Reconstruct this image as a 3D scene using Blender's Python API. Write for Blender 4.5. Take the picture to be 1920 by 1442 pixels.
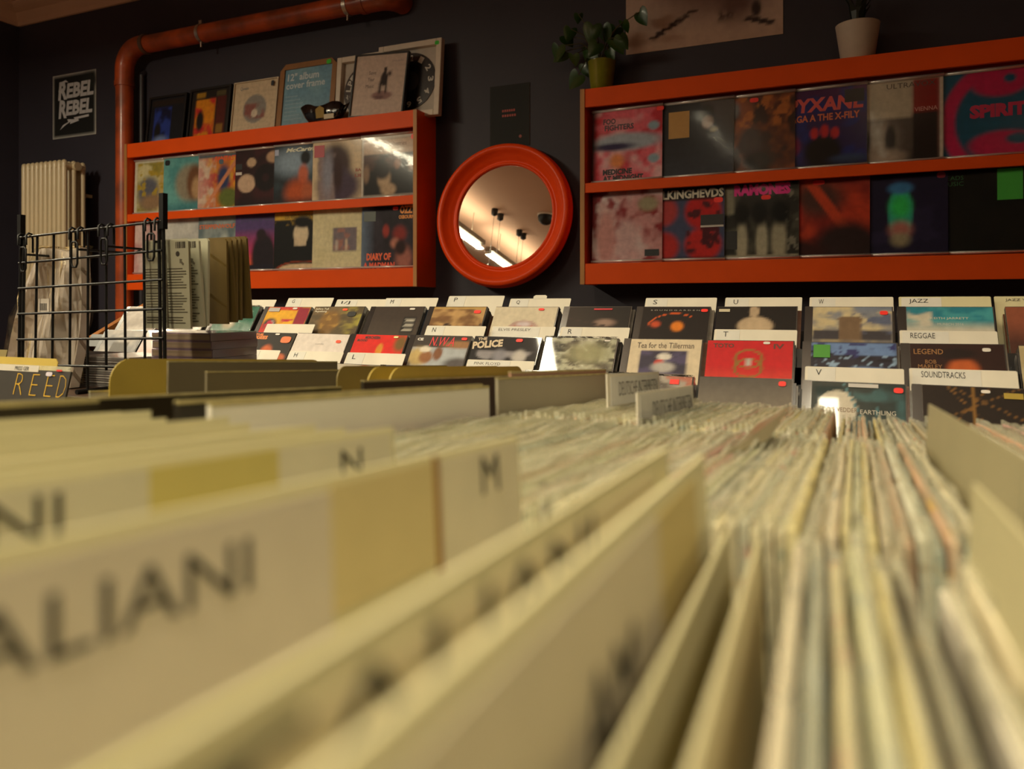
import bpy, math, random
import numpy as np
from mathutils import Matrix, Vector, Euler

for o in list(bpy.data.objects):
    bpy.data.objects.remove(o, do_unlink=True)
sc = bpy.context.scene
COL = sc.collection
R = math.radians
random.seed(7)

# ------------------------------------------------------------------ camera
ZC = 1.05                       # lens height above the floor
cam_d = bpy.data.cameras.new('camera')
cam = bpy.data.objects.new('camera', cam_d); COL.objects.link(cam)
cam.location = (0, 0, ZC)
cam.rotation_euler = (R(90), 0, R(24))
cam_d.sensor_width = 36; cam_d.lens = 1450 / 1920 * 36
cam_d.shift_y = -146 / 1920
cam_d.clip_start = 0.005
cam_d.dof.use_dof = True
cam_d.dof.focus_distance = 1.75
cam_d.dof.aperture_fstop = 7.0
sc.camera = cam

# ------------------------------------------------------------------ world, exposure
w = bpy.data.worlds.new('world'); sc.world = w; w.use_nodes = True
w.node_tree.nodes['Background'].inputs[0].default_value = (0.9, 0.75, 0.6, 1)
w.node_tree.nodes['Background'].inputs[1].default_value = 0.03
vs = sc.view_settings
vs.view_transform = 'Standard'; vs.look = 'None'; vs.gamma = 1; vs.use_curve_mapping = False
vs.exposure = 0.12
LAMP_COL = (1.0, 0.89, 0.63)
STRIP_POWER = 30.0
UP_POWER = 7.5

# ------------------------------------------------------------------ helpers
def lin(c):
    c = [x / 255 for x in c]
    return tuple((x / 12.92 if x <= .04045 else ((x + .055) / 1.055) ** 2.4) for x in c)

MATS = {}
def mat(name, col=(200, 200, 200), rough=.5, metal=0., coat=0., coat_r=.1, noise=0., nscale=30., bump=0., bscale=80.,
        emit=0., alpha=1., spec=.5, attr=False, stretch=None, col2=None):
    if name in MATS: return MATS[name]
    m = bpy.data.materials.new(name); m.use_nodes = True; MATS[name] = m
    nt = m.node_tree; N = nt.nodes; L = nt.links
    b = N['Principled BSDF']
    c = lin(col)
    b.inputs['Base Color'].default_value = (*c, 1)
    b.inputs['Roughness'].default_value = rough
    b.inputs['Metallic'].default_value = metal
    b.inputs['Coat Weight'].default_value = coat
    b.inputs['Coat Roughness'].default_value = coat_r
    b.inputs['Specular IOR Level'].default_value = spec
    b.inputs['Alpha'].default_value = alpha
    src = None
    if attr:
        a = N.new('ShaderNodeAttribute'); a.attribute_name = 'Col'; src = a.outputs['Color']
    if noise or bump:
        tc = N.new('ShaderNodeTexCoord'); mp = N.new('ShaderNodeMapping')
        L.new(tc.outputs['Object'], mp.inputs['Vector'])
        if stretch: mp.inputs['Scale'].default_value = stretch
    if noise:
        n = N.new('ShaderNodeTexNoise'); n.inputs['Scale'].default_value = nscale; n.inputs['Detail'].default_value = 5
        L.new(mp.outputs[0], n.inputs['Vector'])
        rp = N.new('ShaderNodeValToRGB')
        rp.color_ramp.elements[0].position = .35; rp.color_ramp.elements[1].position = .68
        L.new(n.outputs['Fac'], rp.inputs[0])
        mx = N.new('ShaderNodeMix'); mx.data_type = 'RGBA'
        if src is None:
            c2 = lin(col2) if col2 else tuple(x * (1 - noise) for x in c)
            mx.inputs[6].default_value = (*c, 1); mx.inputs[7].default_value = (*c2, 1)
            L.new(rp.outputs[0], mx.inputs[0])
        else:
            mx.blend_type = 'MULTIPLY'; mx.inputs[0].default_value = noise
            L.new(src, mx.inputs[6]); L.new(rp.outputs[0], mx.inputs[7])
        src = mx.outputs[2]
    if src is not None: L.new(src, b.inputs['Base Color'])
    if bump:
        n2 = N.new('ShaderNodeTexNoise'); n2.inputs['Scale'].default_value = bscale; n2.inputs['Detail'].default_value = 4
        L.new(mp.outputs[0], n2.inputs['Vector'])
        bp = N.new('ShaderNodeBump'); bp.inputs['Strength'].default_value = bump; bp.inputs['Distance'].default_value = .01
        L.new(n2.outputs['Fac'], bp.inputs['Height']); L.new(bp.outputs[0], b.inputs['Normal'])
    if emit:
        b.inputs['Emission Color'].default_value = (*LAMP_COL, 1); b.inputs['Emission Strength'].default_value = emit
    return m

def solid(rgb, kind='ink'):
    """one plain print / sticker colour"""
    rr = {'ink': .5, 'card': .6, 'sticker': .45, 'gloss': .15}[kind]
    return mat('%s_%02x%02x%02x' % (kind, *[int(v) for v in rgb]), rgb, rough=rr, noise=.06, nscale=60)

class MB:
    def __init__(s): s.v = []; s.f = []; s.m = []; s.sm = []
    def add(s, vs, fs, m=0, smooth=False):
        o = len(s.v); s.v += [tuple(p) for p in vs]
        for f in fs:
            s.f.append(tuple(i + o for i in f)); s.m.append(m); s.sm.append(smooth)
        return s
    def box(s, a, b, m=0):
        x0, y0, z0 = a; x1, y1, z1 = b
        V = [(x0,y0,z0),(x1,y0,z0),(x1,y1,z0),(x0,y1,z0),(x0,y0,z1),(x1,y0,z1),(x1,y1,z1),(x0,y1,z1)]
        F = [(0,3,2,1),(4,5,6,7),(0,1,5,4),(1,2,6,5),(2,3,7,6),(3,0,4,7)]
        return s.add(V, F, m)
    def tube(s, path, r, n=8, m=0, cap=True, closed=False):
        P = [Vector(p) for p in path]; k = len(P); rings = []
        for i, p in enumerate(P):
            if closed: t = (P[(i+1) % k] - P[i-1])
            else: t = (P[min(i+1, k-1)] - P[max(i-1, 0)])
            t.normalize()
            if i == 0:
                up = Vector((0,0,1)) if abs(t.z) < .9 else Vector((1,0,0))
                a = t.cross(up).normalized()
            else:
                a = (a - t * a.dot(t)).normalized()
            b = t.cross(a)
            rr = r[i] if isinstance(r, (list, tuple)) else r
            rings.append([p + (a * math.cos(2*math.pi*j/n) + b * math.sin(2*math.pi*j/n)) * rr for j in range(n)])
        V = [v for rg in rings for v in rg]; F = []
        for i in range(k if closed else k - 1):
            i2 = (i + 1) % k
            for j in range(n):
                F.append((i*n+j, i*n+(j+1) % n, i2*n+(j+1) % n, i2*n+j))
        s.add(V, F, m, True)
        if cap and not closed:
            s.add(rings[0], [tuple(range(n))[::-1]], m); s.add(rings[-1], [tuple(range(n))], m)
        return s
    def lathe(s, prof, n=48, axis='z', m=0, smooth=True):
        V = []; F = []; k = len(prof)
        for j in range(n):
            c, q = math.cos(2*math.pi*j/n), math.sin(2*math.pi*j/n)
            for (r, h) in prof:
                V.append((r*c, r*q, h) if axis == 'z' else (r*c, h, r*q))
        for j in range(n):
            j2 = (j+1) % n
            for i in range(k-1):
                F.append((j*k+i, j2*k+i, j2*k+i+1, j*k+i+1) if axis == 'z' else (j*k+i, j*k+i+1, j2*k+i+1, j2*k+i))
        return s.add(V, F, m, smooth)
    def prism(s, poly, d0, d1, axis='y', m=0):
        """poly 2d in (x,z), extruded along y from d0 to d1 (axis y)"""
        n = len(poly)
        mk = (lambda p, d: (p[0], d, p[1])) if axis == 'y' else (lambda p, d: (d, p[0], p[1]))
        V = [mk(p, d0) for p in poly] + [mk(p, d1) for p in poly]
        F = [tuple(range(n)), tuple(range(2*n-1, n-1, -1))] + [(i, i+n, (i+1) % n + n, (i+1) % n) for i in range(n)]
        return s.add(V, F, m)
    def mesh(s, name, mats):
        me = bpy.data.meshes.new(name); me.from_pydata(s.v, [], s.f)
        for m in (mats if isinstance(mats, (list, tuple)) else [mats]): me.materials.append(m)
        me.polygons.foreach_set('material_index', s.m); me.polygons.foreach_set('use_smooth', s.sm)
        me.update(); return me

def link(name, me, parent=None, loc=None, M=None):
    o = bpy.data.objects.new(name, me); COL.objects.link(o)
    if parent is not None: o.parent = parent
    if loc is not None: o.location = loc
    if M is not None: o.matrix_world = M
    return o
def tag(o, label, cat, group=None):
    o['label'] = label; o['category'] = cat
    if group: o['group'] = group
    return o
def thing(name, label, cat, loc=(0,0,0), rot=(0,0,0), group=None):
    o = bpy.data.objects.new(name, None); COL.objects.link(o)
    o.empty_display_size = .02; o.location = loc; o.rotation_euler = rot
    return tag(o, label, cat, group)
def struct(name, me, label=None):
    o = link(name, me); o['kind'] = 'structure'
    if label: o['label'] = label
    return o
def part(name, mb, m, parent, loc=None, bevel=0):
    o = link(name, mb.mesh(name, m) if isinstance(mb, MB) else mb, parent, loc)
    if bevel:
        bv = o.modifiers.new('bevel', 'BEVEL'); bv.width = bevel; bv.segments = 2; bv.limit_method = 'ANGLE'
    return o
def rbox(a, b): return MB().box(a, b)

# pixel (1920x1442) -> ray helpers, used to read measured positions off the photograph at a known real depth
CA, SA = math.cos(R(24)), math.sin(R(24))
def atY(px, py, Y):
    u = (px - 960) / 1450; v = (575 - py) / 1450
    d = Y / (CA + u * SA)
    return Vector((d * (-SA + u * CA), Y, ZC + v * d))
def XY(px, Y): return atY(px, 575, Y).x

# text -> mesh in the xz plane (front faces -y), fitted to a box
_TX = {}
def text_geo(s, bold=0., shear=0.):
    key = (s, bold, shear)
    if key in _TX: return _TX[key]
    cu = bpy.data.curves.new('lettering', 'FONT'); cu.body = s; cu.resolution_u = 2
    cu.offset = bold; cu.shear = shear; cu.fill_mode = 'FRONT'
    ob = bpy.data.objects.new('lettering', cu)
    me = ob.to_mesh()
    V = np.array([v.co[:] for v in me.vertices]).reshape(-1, 3); F = [tuple(p.vertices) for p in me.polygons]
    ob.to_mesh_clear(); bpy.data.objects.remove(ob); bpy.data.curves.remove(cu)
    if len(V):
        mn = V.min(0); mx = V.max(0); V = (V - mn) / np.maximum(mx - mn, 1e-6)
    _TX[key] = (V, F); return _TX[key]
def text_mesh(s, x0, z0, x1, z1, y, m, bold=.01, shear=0., rot=0.):
    V, F = text_geo(s, bold, shear)
    cx, cz = (x0+x1)/2, (z0+z1)/2; c, q = math.cos(rot), math.sin(rot)
    vs_ = []
    for v in V:
        X = (v[0]-.5)*(x1-x0); Z = (v[1]-.5)*(z1-z0)
        vs_.append((cx + X*c - Z*q, y, cz + X*q + Z*c))
    me = MB().add(vs_, F).mesh('lettering', m); return me

# ------------------------------------------------------------------ painted covers (generic colour layouts)
def vnoise(x, y, sc_, seed):
    rs = np.random.RandomState(seed); g = rs.rand(64, 64)
    out = np.zeros_like(x); amp = 1.; tot = 0.
    for o in range(3):
        X = x*sc_*(2**o) + o*7.3; Y = y*sc_*(2**o) + o*3.1
        i = np.floor(X).astype(int); j = np.floor(Y).astype(int); f = X-i; h = Y-j
        f = f*f*(3-2*f); h = h*h*(3-2*h)
        G = lambda a, b: g[a % 64, b % 64]
        out += amp*((G(i,j)*(1-f)+G(i+1,j)*f)*(1-h)+(G(i,j+1)*(1-f)+G(i+1,j+1)*f)*h); tot += amp; amp *= .5
    return out/tot
def sm(e0, e1, x): 
    t = np.clip((x-e0)/(e1-e0+1e-9), 0, 1); return t*t*(3-2*t)
def paint(n, base, ops, v0=0.):
    u, v = np.meshgrid(np.linspace(0,1,n+1), np.linspace(0,1,n+1), indexing='ij')
    v = np.clip((v-v0)/(1-v0), 0, 1)      # the layout sits in the upper part that shows
    C = np.ones(u.shape + (3,)) * np.array(lin(base))
    def mixin(a, col): 
        nonlocal C
        C = C*(1-a[...,None]) + np.array(lin(col))*a[...,None]
    for op in ops:
        k = op[0]
        if k == 'r':   # rectangle x0 y0 x1 y1 col
            e = .6/n; _, x0, y0, x1, y1, col = op
            mixin(sm(x0-e,x0+e,u)*(1-sm(x1-e,x1+e,u))*sm(y0-e,y0+e,v)*(1-sm(y1-e,y1+e,v)), col)
        elif k == 'e': # ellipse cx cy rx ry col soft
            _, cx, cy, rx, ry, col = op[:6]; so = op[6] if len(op) > 6 else .15
            d = np.sqrt(((u-cx)/rx)**2+((v-cy)/ry)**2); mixin(1-sm(1-so,1+so,d), col)
        elif k == 'o': # ring cx cy r w col
            _, cx, cy, rx, ry, wd, col = op
            d = np.sqrt(((u-cx)/rx)**2+((v-cy)/ry)**2); mixin(1-sm(wd*.6,wd*1.4,np.abs(d-1)), col)
        elif k == 'n': # noise blotches: scale threshold softness col seed (x0 y0 x1 y1)
            _, s_, th, so, col, seed = op[:6]
            a = sm(th-so, th+so, vnoise(u, v, s_, seed))
            if len(op) > 6:
                x0, y0, x1, y1 = op[6]; a = a*sm(x0-.03,x0+.03,u)*(1-sm(x1-.03,x1+.03,u))*sm(y0-.03,y0+.03,v)*(1-sm(y1-.03,y1+.03,v))
            mixin(a, col)
        elif k == 'g': # vertical gradient to col: full at y0, none at y1
            _, y0, y1, col = op; mixin(np.clip((v-y1)/(y0-y1),0,1), col)
        elif k == 'h': # horizontal gradient
            _, x0, x1, col = op; mixin(np.clip((u-x1)/(x0-x1),0,1), col)
        elif k == 'l': # diagonal band: angle offset width col
            _, an, of, wd, col = op; d = u*math.cos(an)+v*math.sin(an)-of; mixin(1-sm(wd*.7,wd*1.3,np.abs(d)), col)
    return np.clip(C, 0, 1)
def cover_mesh(w_, h_, t, base, ops, n=36, edge=(215,208,190), m=None, v0=0.):
    C = paint(n, base, ops, v0)
    V = []; cols = []; F = []
    for i in range(n+1):
        for j in range(n+1):
            V.append((w_*i/n, 0, h_*j/n)); cols.append(C[i, j])
    for i in range(n):
        for j in range(n):
            a = i*(n+1)+j; F.append((a, a+n+1, a+n+2, a+1))
    o = len(V)
    for p in [(0,0,0),(w_,0,0),(w_,t,0),(0,t,0),(0,0,h_),(w_,0,h_),(w_,t,h_),(0,t,h_)]:
        V.append(p); cols.append(lin(edge))
    for f in [(0,3,2,1),(4,5,6,7),(1,2,6,5),(2,3,7,6),(3,0,4,7)]: F.append(tuple(q+o for q in f))
    me = bpy.data.meshes.new('cover'); me.from_pydata(V, [], F)
    ca = me.color_attributes.new('Col', 'FLOAT_COLOR', 'POINT')
    buf = np.ones((len(V), 4), dtype=np.float32); buf[:, :3] = np.array(cols); ca.data.foreach_set('color', buf.ravel())
    me.materials.append(m or PRINT); me.update(); return me

PRINT = mat('printed_card', rough=.55, spec=.2, coat=.12, coat_r=.15, attr=True, noise=.18, nscale=45)
PRINT_CD = mat('printed_booklet_under_plastic', rough=.55, spec=.25, coat=.45, coat_r=.035, attr=True, noise=.15, nscale=70)
PRINT_MATTE = mat('printed_paper', rough=.7, attr=True, noise=.12, nscale=30)
BLACKINK = solid((18,16,16)); WHITE = (225,220,210); RED = (255,40,22)
def film(name, col, base_fac, gloss_r, bump_, bscale_):
    """thin clear plastic: mostly see-through, a little surface reflection, crinkled"""
    m = bpy.data.materials.new(name); m.use_nodes = True; MATS[name] = m
    nt = m.node_tree; N = nt.nodes; L = nt.links; N.remove(N['Principled BSDF'])
    tr = N.new('ShaderNodeBsdfTransparent'); gl = N.new('ShaderNodeBsdfGlossy'); gl.inputs['Roughness'].default_value = gloss_r
    gl.inputs['Color'].default_value = (*lin(col), 1)
    fr = N.new('ShaderNodeFresnel'); fr.inputs['IOR'].default_value = 1.17
    ad = N.new('ShaderNodeMath'); ad.operation = 'ADD'; ad.inputs[1].default_value = base_fac; L.new(fr.outputs[0], ad.inputs[0])
    tc = N.new('ShaderNodeTexCoord'); n = N.new('ShaderNodeTexNoise'); n.inputs['Scale'].default_value = bscale_; n.inputs['Detail'].default_value = 3
    L.new(tc.outputs['Object'], n.inputs['Vector'])
    bp = N.new('ShaderNodeBump'); bp.inputs['Strength'].default_value = bump_; bp.inputs['Distance'].default_value = .012
    L.new(n.outputs['Fac'], bp.inputs['Height']); L.new(bp.outputs[0], gl.inputs['Normal']); L.new(bp.outputs[0], fr.inputs['Normal'])
    mx = N.new('ShaderNodeMixShader'); L.new(ad.outputs[0], mx.inputs[0]); L.new(tr.outputs[0], mx.inputs[1]); L.new(gl.outputs[0], mx.inputs[2])
    L.new(mx.outputs[0], N['Material Output'].inputs[0]); return m
CLEAR = film('clear_plastic_film', (240,240,238), .0, .06, .06, 9)
SEAL = mat('folded_plastic_seal', (240,238,232), rough=.22, metal=.45, coat=1, coat_r=.1, bump=.1, bscale=25)
CASE = mat('jewel_case_plastic', (78,76,74), rough=.18, coat=1, coat_r=.06, noise=.2, nscale=50)
CARD = mat('white_divider_card', (232,226,208), rough=.6, noise=.08, nscale=20)
CREAM = mat('cream_divider_card', (222,215,172), rough=.55, noise=.10, nscale=14)
YELLOW = mat('yellow_divider_card', (196,170,72), rough=.55, noise=.12, nscale=14)
BLACK = mat('black_lacquer', (14,13,13), rough=.4, noise=.2, nscale=40)
WIRE = mat('black_wire_metal', (15,14,14), rough=.45, spec=.3, coat=.1, noise=.2, nscale=60)
ORANGE = mat('orange_laminate', (242,88,16), rough=.5, spec=.18, noise=.08, nscale=6, bump=.02)
PLY = mat('plywood_edge', (200,140,74), rough=.55, noise=.3, nscale=25, stretch=(1,1,.12))
WOOD = mat('warm_wood', (176,112,54), rough=.5, noise=.4, nscale=18, stretch=(.15,1,1))
DARKWOOD = mat('dark_wood', (70,48,32), rough=.5, noise=.4, nscale=16, stretch=(.2,1,1))

# ------------------------------------------------------------------ room shell
YW = 3.385; XL = -5.12; XR = 3.6; YB = -4.2; ZT = ZC + 1.98
WALLP = mat('dark_navy_wall_paint', (50,46,58), rough=.62, noise=.15, nscale=3, bump=.05, bscale=60)
CEILP = mat('warm_white_ceiling_paint', (206,170,146), rough=.8, noise=.06, nscale=2)
FLOORM = mat('oak_floor', (120,84,52), rough=.45, noise=.4, nscale=8, stretch=(.1,1,1))
struct('wall_back', rbox((XL-.1, YW, 0), (XR+.1, YW+.1, ZT)).mesh('wall_back', WALLP), 'dark navy painted back wall')
struct('wall_left', rbox((XL-.1, YB, 0), (XL, YW, ZT)).mesh('wall_left', WALLP), 'dark navy painted side wall')
struct('wall_right', rbox((XR, YB, 0), (XR+.1, YW, ZT)).mesh('wall_right', WALLP), 'dark navy painted side wall')
struct('wall_front', rbox((XL-.1, YB-.1, 0), (XR+.1, YB, ZT)).mesh('wall_front', WALLP), 'dark navy painted wall behind the bins')
struct('floor', rbox((XL-.1, YB-.1, -.1), (XR+.1, YW+.1, 0)).mesh('floor', FLOORM), 'wooden floor')
struct('ceiling', rbox((XL-.1, YB-.1, ZT), (XR+.1, YW+.1, ZT+.1)).mesh('ceiling', CEILP), 'warm white ceiling')
cor = [(0,0),(0,-.11),(-.015,-.11),(-.02,-.085),(-.06,-.045),(-.10,-.03),(-.125,-.018),(-.125,0)]
mb = MB()
n_ = len(cor)
def cornice(P0, P1, d):   # profile (offset along inward d, z)
    V = [(P0[0]-d[0]*c[0], P0[1]-d[1]*c[0], ZT+c[1]) for c in cor] + [(P1[0]-d[0]*c[0], P1[1]-d[1]*c[0], ZT+c[1]) for c in cor]
    F = [(i, (i+1) % n_, (i+1) % n_ + n_, i+n_) for i in range(n_)] + [tuple(range(n_))[::-1], tuple(range(n_, 2*n_))]
    return MB().add(V, F)
struct('trim_1', cornice((XL, YW), (XR, YW), (0,-1)).mesh('trim_1', CEILP), 'plaster cornice along the back wall')
struct('trim_2', cornice((XL, YB), (XL, YW), (1,0)).mesh('trim_2', CEILP), 'plaster cornice along the side wall')
struct('baseboard_back', rbox((XL, YW-.018, 0), (XR, YW, .1)).mesh('baseboard_back', WALLP), 'dark skirting board')

# ------------------------------------------------------------------ ceiling strip lights (the light of the room)
HOUS = mat('lamp_housing', (150,140,125), rough=.4, noise=.1)
def strip_light(x, y0, y1, z, label, power, spread=180):
    t = thing('strip_light', label, 'ceiling light', (x, (y0+y1)/2, z), (0,0,R(90)), group='strip lights under the ceiling')
    L_ = (y1-y0)/2
    part('housing', MB().box((-L_,-.05,.0), (L_,.05,.05)), HOUS, t, bevel=.004)
    part('tube', MB().tube([(-L_+.03,0,-.018),(L_-.03,0,-.018)], .013, 12), mat('lit_tube', (255,240,210), emit=14.), t)
    for s in (-1, 1):
        part('tube_holder', MB().box((s*(L_-.03)-.012,-.014,-.035),(s*(L_-.03)+.012,.014,0)), HOUS, t)
        part('hanger', MB().tube([(s*(L_-.25),0,.05),(s*(L_-.25),0,ZT-z)], .004, 6), HOUS, t)
    for nm, p, zz, rx in (('down_light', power, -.045, 0), ('up_light', UP_POWER, .06, math.pi)):
        ld = bpy.data.lights.new(nm, 'AREA'); ld.shape = 'RECTANGLE'; ld.size = 2*L_; ld.size_y = .07
        ld.energy = p; ld.color = LAMP_COL
        if nm == 'down_light': ld.spread = R(spread)      # beam narrowed to keep light off the wall; no louvre is modelled
        lo = bpy.data.objects.new(nm, ld); COL.objects.link(lo); lo.parent = t; lo.location = (0,0,zz); lo.rotation_euler = (rx,0,0)
    return t
for x, y0, y1, lb, pw, sd in ((-3.75,-2.5,-.95,'strip light over the radiator side, far from the wall',STRIP_POWER*.7,180),(-3.75,-.75,1.0,'strip light over the radiator side, near the shelf wall',STRIP_POWER*3.3,180),
                   (-1.3,-2.5,-.95,'strip light in the middle row, far from the wall',STRIP_POWER*.6,150),(-1.3,-.95,.6,'strip light in the middle row, near the mirror wall',STRIP_POWER*.8,150),
                   (-.10,-1.3,.2,'strip light over the record bins',STRIP_POWER*.52,125),(1.25,-2.5,-.95,'added fill strip light on the open side, far from the wall',STRIP_POWER*1.55,125)):  # open-side strip is an added fill that brightens the near divider faces
    strip_light(x, y0, y1, ZC+1.70, lb, pw, sd)
CAN = mat('black_canopy', (18,17,17), rough=.5, noise=.2)
for k, y in enumerate((-.43,-.58,-1.1,-1.22)):
    t = thing('pendant_lamp', 'black pendant lamp on a thin cord from the ceiling', 'pendant lamp', (-3.47,y,ZT), group='pendant lamps in a line')
    part('canopy', MB().lathe([(.0001,0),(.035,0),(.033,-.06),(.012,-.075),(.0001,-.075)], 20), CAN, t)
    part('cord', MB().tube([(0,0,-.07),(0,0,-.62)], .002, 6), CAN, t)
    part('shade', MB().lathe([(.012,-.6),(.02,-.62),(.05,-.70),(.047,-.70),(.017,-.625),(.0001,-.62)], 20), CAN, t)
sp = thing('ceiling_speaker', 'black dome speaker fixed under the ceiling', 'speaker', (-2.98,-.66,ZT))
part('mount', MB().lathe([(.0001,0),(.09,0),(.09,-.02),(.0001,-.02)], 28), mat('white_frame_paint', (220,206,188), rough=.5, noise=.08), sp)
part('dome', MB().lathe([(.085,-.02)]+[(.085*math.cos(a), -.03-.085*math.sin(a)) for a in [i*math.pi/20 for i in range(10)]]+[(.0001,-.115)], 28), CAN, sp)

# ------------------------------------------------------------------ wall shelves
def record_shelf(name, label, x0, x1):
    t = thing(name, label, 'wall shelf', ((x0+x1)/2, 3.2, ZC+.097))
    W = (x1-x0)/2; D = YW-3.2; H = .85
    part('back_panel', rbox((-W+.02,D-.012,.005), (W-.02,D,H-.02)), ORANGE, t)
    for s in (-1, 1):
        p = part('side_panel', rbox((min(s*W,s*(W-.02)),.003,0), (max(s*W,s*(W-.02)),D,H)), ORANGE, t)
        part('edge_band', rbox((min(s*W,s*(W-.02)),0,0), (max(s*W,s*(W-.02)),.003,H)), PLY, p)
    for nm, z0, z1 in (('top_rail',.77,.85),('middle_rail',.398,.44),('bottom_rail',0,.09)):
        part(nm, rbox((-W+.02,.004,z0), (W-.02,.02,z1)), ORANGE, t, bevel=.0015)
    for z in (.072,.420,.815):
        part('shelf_board', rbox((-W+.02,.02,z), (W-.02,D-.012,z+.018)), ORANGE, t)
    return t
SHL = record_shelf('record_shelf', 'orange two-tier wall shelf of records left of the round mirror', -3.90, -1.925)
SHR = record_shelf('record_shelf', 'orange two-tier wall shelf of records beneath the white poster', -1.10, .60)

STN = [0]
def sticker(parent, x, z, w_, h_, col, y=-.0012, round_=True, name='price_sticker'):
    if round_:
        pts = [(x+w_/2*(abs(math.cos(a))**.6)*math.copysign(1,math.cos(a)), z+h_/2*(abs(math.sin(a))**.6)*math.copysign(1,math.sin(a))) for a in [2*math.pi*i/14 for i in range(14)]]
    else:
        pts = [(x-w_/2,z-h_/2),(x+w_/2,z-h_/2),(x+w_/2,z+h_/2),(x-w_/2,z+h_/2)]
    return part(name, MB().prism(pts, y, y+.0006), solid(col, 'sticker'), parent)

_SEAL = {}
def seal_mesh(size, z0, up):
    """rounded folded edge of the outer plastic sleeve"""
    if (size, z0) in _SEAL: return _SEAL[(size, z0)]
    hgt = .015 if up > 0 else .011
    pts = [(-.0026-.0055*math.sin(math.pi*t), z0+hgt*t) for t in [i/8 for i in range(9)]]
    inner = [(-.0026, z0+hgt), (-.0026, z0)]
    ring = pts + inner; n = len(ring)
    V = [(-.003, y, z) for y, z in ring] + [(size+.003, y, z) for y, z in ring]
    F = [(i, (i+1) % n, (i+1) % n+n, i+n) for i in range(n)] + [tuple(range(n))[::-1], tuple(range(n, 2*n))]
    me = MB().add(V, F, 0, True).mesh('sleeve_seal', SEAL); _SEAL[(size, z0)] = me; return me
def make_lp(label, base, ops, texts=(), stick=(), loc=(0,0,0), rot=(0,0,0), size=.312, plastic=True, group='record sleeves on the wall shelves', name='record_sleeve', edge=(215,208,190)):
    t = thing(name, label, 'record', loc, rot, group)
    part('cover', cover_mesh(size, size, .004, base, ops, 40, edge), None, t)
    for tx in texts:
        s, x0, z0, x1, z1, col = tx[:6]; bd = tx[6] if len(tx) > 6 else .02; sh = tx[7] if len(tx) > 7 else 0
        ro = tx[8] if len(tx) > 8 else 0
        part('lettering', text_mesh(s, x0*size, z0*size, x1*size, z1*size, -.0006, solid(col), bd, sh, ro), None, t)
    for k in stick:
        x, z, w_, h_, col = k[:5]; rd = k[5] if len(k) > 5 else True
        sticker(t, x*size, z*size, w_*size, h_*size, col, round_=rd, name=k[6] if len(k) > 6 else 'price_sticker')
    if plastic:
        part('plastic_sleeve', rbox((-.003,-.0024,-.002),(size+.003,.0055,size+.003)), CLEAR, t)
        part('sleeve_seal', seal_mesh(size, size-.001, 1), None, t)
        part('sleeve_seal', seal_mesh(size, .002, -1), None, t)
    return t

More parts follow.
